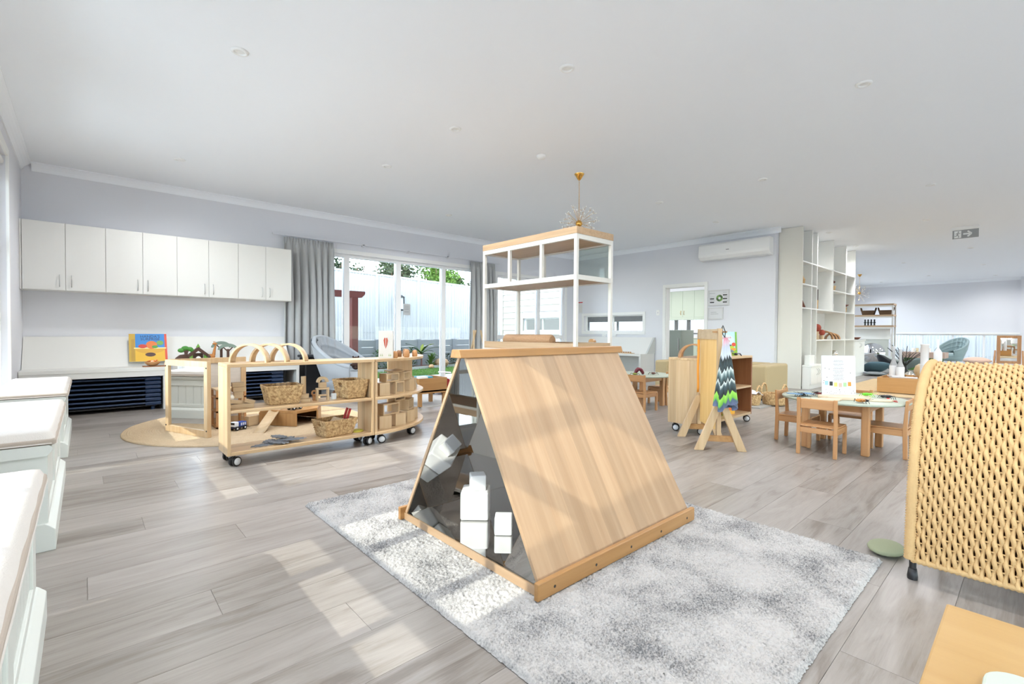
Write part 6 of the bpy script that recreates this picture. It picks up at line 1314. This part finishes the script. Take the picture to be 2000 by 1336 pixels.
# ================================================================ KITCHEN BEHIND THE DOORWAY
GRN2 = flat('kitchen_sage', rgb(196, 208, 192), .45); GREYF = flat('fridge_steel', rgb(150, 160, 150), .35)
for k in range(3):
    ya = 5.94 + k * .72; t = thing('kitchen_cupboard', 'pale sage kitchen cupboard seen through the doorway, %s' % ['certificate side', 'middle', 'light switch side'][k], 'cupboard', (13.05, ya, 1.50))
    MB().box(.02, .38, 0, .715, 0, .76).obj('carcass', GRN2, t); MB().box(-.01, .38, 0, .715, -.08, -.002).obj('pelmet', GRN2, t)
    for j in range(2):
        d = MB().box(0, .019, j * .36 + .002, (j + 1) * .36 - .003, .0, .755).obj('door', GRN2, t); h_ = MB(); yy = .36 + (-.05 if j == 0 else .05); h_.tube([(0, yy, .06), (-.03, yy, .09), (-.03, yy, .15), (0, yy, .18)], .006, 6); h_.obj('handle', BRASS, d)
MB().box(13.05, 13.44, 3.6, 11.0, 2.26, 3.0).obj('kitchen_bulkhead', CEILP, None, kind='structure')
t = thing('kitchen_bench', 'pale kitchen bench with cupboards under the kitchen window', 'kitchen bench', (12.85, 3.6, 0)); MB().box(0, .57, 0, 7.3, .88, .93).obj('worktop', WHITE, t); MB().box(.03, .57, 0, 7.3, 0, .88).obj('carcass', GRN2, t)
for k in range(12): MB().box(.01, .03, k * .6 + .003, (k + 1) * .6 - .003, .1, .87).obj('door', GRN2, t)
t = thing('kitchen_fridge', 'grey green fridge just inside the doorway', 'fridge', (10.6, 5.72, 0)); MB().box(0, .6, 0, .62, .03, 1.10).obj('body', GREYF, t, bevel=.01); MB().box(-.03, -.002, .003, .617, .05, 1.09).obj('door', GREYF, t, bevel=.008); MB().box(-.05, -.03, .05, .07, .6, .9).obj('handle', CHROME, t)
MB().box(-.06, .06, -.1, .1, 0, .16).obj('coffee_machine', BLACK, None, label='dark coffee machine silhouette in the servery window', cat='coffee machine', loc=(13.0, 9.0, .931), bevel=.02)
# servery soffit
MB().box(13.30, 13.44, 7.9, 11.0, 1.40, 2.2).obj('kitchen_blind', flat('grey_slats', rgb(112, 114, 116), .7, var=.3, vscale=9), None, label='grey slatted blind above the kitchen window seen through the servery', cat='blind')
# ================================================================ FAR ROOM
t = thing('jute_rug_far', 'rectangular chunky jute rug beneath the cork sided tray', 'rug', (11.6, 1.55, .001)); JM = flat('jute_chunky', rgb(212, 186, 146), .95, bump=.8, bscale=50, var=.15, vscale=20)
for k in range(24): MB().tube([(-1.75 + .15 * k, -1.1, .014), (-1.75 + .15 * k, .95, .014)], .074, 8).obj('braid', JM, t)
for ch in t.children: ch.scale = (1, 1, .2); ch.location[2] = .002
t = thing('cork_tray_table', 'low brown board sided play tray on the jute rug', 'play tray', (10.16, .9, .03)); KR = wood('corkboard', *KRAFT, 'Y', scale=2)
MB().box(0, .02, 0, .96, 0, .25).obj('side_board', KR, t); MB().box(.9, .92, 0, .96, 0, .25).obj('side_board', KR, t); MB().box(.02, .9, .94, .96, 0, .25).obj('side_board', KR, t); MB().box(.02, .9, 0, .02, 0, .25).obj('side_board', KR, t); MB().box(.02, .9, .02, .94, .18, .2).obj('tray_floor', KR, t)
VW = flat('vase_porcelain', rgb(236, 236, 238), .45); VG = flat('vase_grey_neck', rgb(176, 176, 178), .5)
for (x, y, lab, h0) in ((10.62, 1.715, 'white bottle shaped vase at the back of the play tray', .33), (10.55, 1.61, 'white bottle shaped vase at the front of the play tray', .30)):
    t = thing('bottle_vase', lab, 'vase', (x, y, .235)); MB().lathe([(0, 0), (.055, 0), (.06, .01), (.06, h0 * .68), (.056, h0 * .72)], 24).obj('body', VW, t); MB().lathe([(.056, h0 * .72), (.03, h0 * .95), (.02, h0 * 1.1), (.02, h0 * 1.75), (.016, h0 * 1.75)], 20).obj('neck', VG, t)
for (x, y, h, rot, lab) in ((10.62, 1.30, .62, 0, 'white cylinder tower with rounded rim on the play tray'), (10.66, 1.135, .46, 1, 'white bottle tower with narrow neck on the play tray')):
    t = thing('white_tower', lab, 'tower', (x, y, .235)); MB().cyl((0, 0, 0), (0, 0, .26), .058, 24).obj('lower_tube', VW, t); MB().lathe([(.072, .26), (.074, .266), (.072, .272)], 24).obj('collar', VW, t)
    if rot: MB().lathe([(.056, .272), (.056, .48), (.03, .53), (.014, .56), (.014, .70), (0, .70)], 24).obj('upper_bottle', VW, t)
    else: MB().lathe([(.056, .272), (.056, .60), (.064, .605), (.064, .62), (0, .62)], 24).obj('upper_tube', VW, t)
for (p, q, w_, lab) in (((10.3, 1.68, .25), (10.35, 1.35, .25), .05, 'long white paper gutter lying across the play tray'), ((10.42, 1.75, .26), (10.3, 1.55, .26), .04, 'short white paper gutter in the play tray')):
    d = Vector(q) - Vector(p); sd = d.cross(Vector((0, 0, 1))).normalized(); MB().grid(lambda u, v: tuple(Vector(p) + d * u + sd * w_ * .7 * math.cos(v * PI) + Vector((0, 0, .02 - w_ * .6 * math.sin(v * PI)+.03))), 2, 10).obj('paper_gutter', VW, None, label=lab, cat='gutter', thick=.004)
MB().box(-.09, .09, -.11, .11, 0, .035).obj('white_book', VW, None, label='flat white box at the corner of the play tray', cat='box', loc=(10.3, 1.72, .2), bevel=.004)
MB().ell((0, 0, 0), (.065, .065, .065), 20, 12).obj('mirror_ball', mirror('ball_mirror', (.8, .78, .74, 1), .03), None, label='small silver mirror ball beside the vases on the play tray', cat='ball', loc=(10.85, 1.53, .31))
g = random.Random(12)
for i in range(12): MB().box(-.03, .03, -.02, .02, 0, .035).obj('wooden_chip', bare('X'), None, label='small loose wooden chip lying in the play tray', cat='wooden chip', group='loose wooden chips in the play tray', loc=(10.55 + g.uniform(0, .4), 1.20 + g.uniform(-.2, .2), .231), rotz=g.uniform(0, 3))
t = thing('potted_palm', 'dark palm fronds in a black jar standing on the play tray', 'plant', (10.90, 1.60, .235)); MB().lathe([(0, 0), (.05, 0), (.055, .12), (.03, .18), (.03, .22), (0, .22)], 16).obj('jar', BLACK, t); PF = flat('palm_dark', rgb(34, 38, 38), .6)
for i in range(13):
    a = i * 2.4 + .4; L_ = g.uniform(.36, .56); up = g.uniform(.75, 1.4); mb = MB(); pts = [Vector((math.cos(a) * math.cos(up) * L_ * u, math.sin(a) * math.cos(up) * L_ * u, .2 + math.sin(up) * L_ * u - .12 * u * u)) for u in [k / 8 for k in range(9)]]
    mb.tube(pts, .006, 5); sd = Vector((-math.sin(a), math.cos(a), 0))
    for k in range(2, 9):
        for s_ in (-1, 1): tip = pts[k] + (sd * s_ * .7 + (pts[k] - pts[k - 1]).normalized()).normalized() * .15; mb._add([pts[k], pts[k] + (pts[k] - pts[k - 1]) * .7 + sd * s_ * .02, tip], [(0, 1, 2)], False)
    mb.obj('frond', PF, t)
def pillow(loc, d, rot, col, label, nm='floor_cushion'):
    def fn(u, v):
        th = u * 2 * PI; c, s_ = math.cos(th), math.sin(th); k = 1 / max(abs(c), abs(s_)) ** .72; r = v if v <= 1 else 2 - v
        z = (1 - r ** 2.6) * (1 if v <= 1 else -1) * .5; return (c * k * r * d[0] / 2, s_ * k * r * d[1] / 2, z * d[2])
    mb = MB(); nu, nv = 28, 9
    mb.grid(lambda u, v: fn(u, v * 2), nu, 17, closeu=True); o = mb.obj(nm, flat('cush_' + label.split()[0] + label.split()[1], rgb(*col), .95, bump=.2, bscale=150), None, label=label, cat='cushion', loc=loc); o.rotation_euler = rot; return o
pillow((15.6, 2.90, .16), (.62, .62, .24), (.0, .35, .5), (72, 98, 108), 'dusty teal floor cushion lying by the bookcase end'); pillow((16.1, 2.75, .27), (.55, .55, .2), (.7, .3, .2), (44, 46, 50), 'charcoal cushion leaning on the teal cushion'); pillow((17.0, 2.85, .3), (.7, .7, .2), (.3, .2, 0), (150, 156, 152), 'pale grey cushion on top of the cushion heap'); pillow((16.8, 2.35, .22), (.6, .6, .2), (-.5, .2, 0), (112, 124, 122), 'grey green cushion behind the white vases')
pillow((14.6, 2.72, .05), (.5, .45, .09), (0, 0, .4), (128, 134, 136), 'flat grey cushion on the floor before the heap')
pillow((22.6, 1.42, .16), (.55, .75, .24), (0, 0, .3), (232, 196, 176), 'peach cushion beside the far blue armchair')
FABB = flat('teal_felt', rgb(138, 158, 160), .95, bump=.2, bscale=200, sheen=.3)
tub_chair((21.6, 1.98, 0), math.radians(150), 'dusty teal tufted tub armchair in the far room', FABB, 'tufted tub armchairs')
t = thing('standing_mirror', 'wooden framed standing mirror beside the far windows', 'mirror', (22.4, .66, 0)); AM = wood('ash_frame', rgb(188, 140, 98), rgb(168, 120, 80), 'Z')
MB().box(-.02, .02, -.28, -.19, .1, 1.02).box(-.02, .02, .19, .28, .1, 1.02).box(-.02, .02, -.19, .19, .93, 1.02).box(-.02, .02, -.19, .19, .1, .19).obj('frame', AM, t); MB().box(-.012, .012, -.19, .19, .19, .93).obj('mirror_glass', mirror(), t)
for s_ in (-1, 1): MB().bar((-.25, s_ * .33, 0), (0, s_ * .31, .52), .04, .05).obj('leg', AM, t); MB().bar((.25, s_ * .33, 0), (0, s_ * .31, .52), .04, .05).obj('leg', AM, t); MB().bar((-.2, s_ * .33, .08), (.2, s_ * .33, .08), .03, .05).obj('foot_rail', AM, t)
MB().box(21.3, 22.9, -.3, 1.55, 0, .015).obj('far_rug', flat('far_rug', rgb(206, 206, 204), 1), None, label='pale rug under the standing mirror', cat='rug')
t = thing('low_table', 'low wide taupe table with small painted figures in the far room', 'table', (17.8, 1.75, 0)); MB().box(0, .8, 0, 1.0, .36, .52).obj('table_body', flat('taupe', rgb(176, 150, 136), .6), t); MB().box(.1, .7, .1, .9, 0, .36).obj('green_base', flat('moss', rgb(66, 104, 44), .9), t)
for k, c in enumerate(((240, 236, 230), (226, 150, 130), (240, 236, 230), (222, 206, 170), (240, 236, 230))): MB().cyl((0, 0, 0), (0, 0, .12), .035, 12).obj('peg_figure', pc('pf%d' % k, *c), None, label='little %s peg figure on the low taupe table, %s in the row' % (['white', 'coral', 'white', 'sand', 'white'][k], ['first', 'second', 'third', 'fourth', 'fifth'][k]), cat='peg figure', group='peg figures on the low taupe table', loc=(18.0, 2.1 + .09 * k, .521))
t = thing('bentwood_basket', 'curved pale wood half bowl behind the mirror ball', 'bowl', (12.2, 1.62, .03)); MB().lathe([(0, 0), (.1, .01), (.17, .08), (.19, .2), (.18, .2), (.16, .09), (0, .02)], 24, M=Matrix.Translation((0, 0, .19)) @ Matrix.Rotation(1.1, 4, 'X')).obj('bowl', bare('X'), t); MB().box(-.1, .1, -.1, .1, 0, .12).obj('foot', bare('X'), t)
# far metal shelf with round mirror
t = thing('metal_display_shelf', 'far white metal frame shelf with wooden boards and baskets', 'shelf', (20.6, 3.36, 0)); D_, L_ = .5, 1.5; q = .045
for x in (0, D_ - q):
    for y in (0, L_ - q): MB().box(x, x + q, y, y + q, 0, 2.04).obj('post', WHITEMETAL, t)
for z in (2.04, 1.66, 1.29): MB().box(-.003, D_ + .003, -.003, L_, z, z + .06).obj('shelf_board', veneer('Y'), t); MB().box(0, q, q, L_ - q, z - .05, z).obj('rail', WHITEMETAL, t)
MB().box(0, D_, .1, L_, .86, .90).obj('desk_board', WHITE, t); MB().box(.02, .05, .12, L_, .0, .86).obj('panel', flat('panel_sage', rgb(196, 200, 192), .5), t); MB().box(.3, .33, .12, L_, .90, 1.24).obj('back_frame', WHITE, t)
MB().lathe([(0, 0), (.36, 0), (.36, .006), (0, .006)], 48, M=Matrix.Translation((20.61, 3.92, .37)) @ Matrix.Rotation(-PI / 2, 4, 'Y')).obj('round_mirror', mirror(), None, label='large round mirror on the far metal shelf panel', cat='mirror')
for y, lab in ((3.6, 'dark wicker tray basket with handles on the far shelf, nearer the windows'), (4.1, 'dark wicker tray basket with handles on the far shelf, nearer the bookcase')):
    t = thing('tray_basket', lab, 'basket', (20.82, y, 1.72)); DW = flat('dark_wicker', rgb(92, 68, 46), .9, bump=.6, bscale=60); MB().prism([(-.16, 0), (.16, 0), (.2, .16), (-.2, .16)], -.12, .12, 'X').obj('body', DW, t)
    for s_ in (-1, 1): MB().tube([(-.08, s_ * .2, .15), (-.06, s_ * .22, .25), (.06, s_ * .22, .25), (.08, s_ * .2, .15)], .014, 6).obj('handle', DW, t)
for k in range(4): MB().lathe([(.035, 0), (.02, .05), (.04, .1), (.02, .15), (.03, .2), (0, .22)], 10).obj('dark_figurine', BLACK, None, label='little black figurine on the far metal shelf, %s from the shelf end' % ['first', 'second', 'third', 'fourth'][k], cat='figurine', group='black figurines on the far shelf', loc=(20.8, 3.92 + .09 * k, 1.351))
lat('grey_bowl', [(.03, 0), (.06, .02), (.1, .06), (.095, .06), (.05, .03), (0, .03)], (14.3, 3.05, .89), UMB, 'small brown bowl on the white cabinet at the bookcase end', 'bowl')
lat('glass_jar', [(0, 0), (.05, 0), (.05, .09), (.03, .11), (.03, .13), (0, .13)], (13.85, 3.05, .89), flat('frost_jar', rgb(236, 238, 238), .2), 'pale glass jar on the white cabinet at the bookcase end', 'jar')
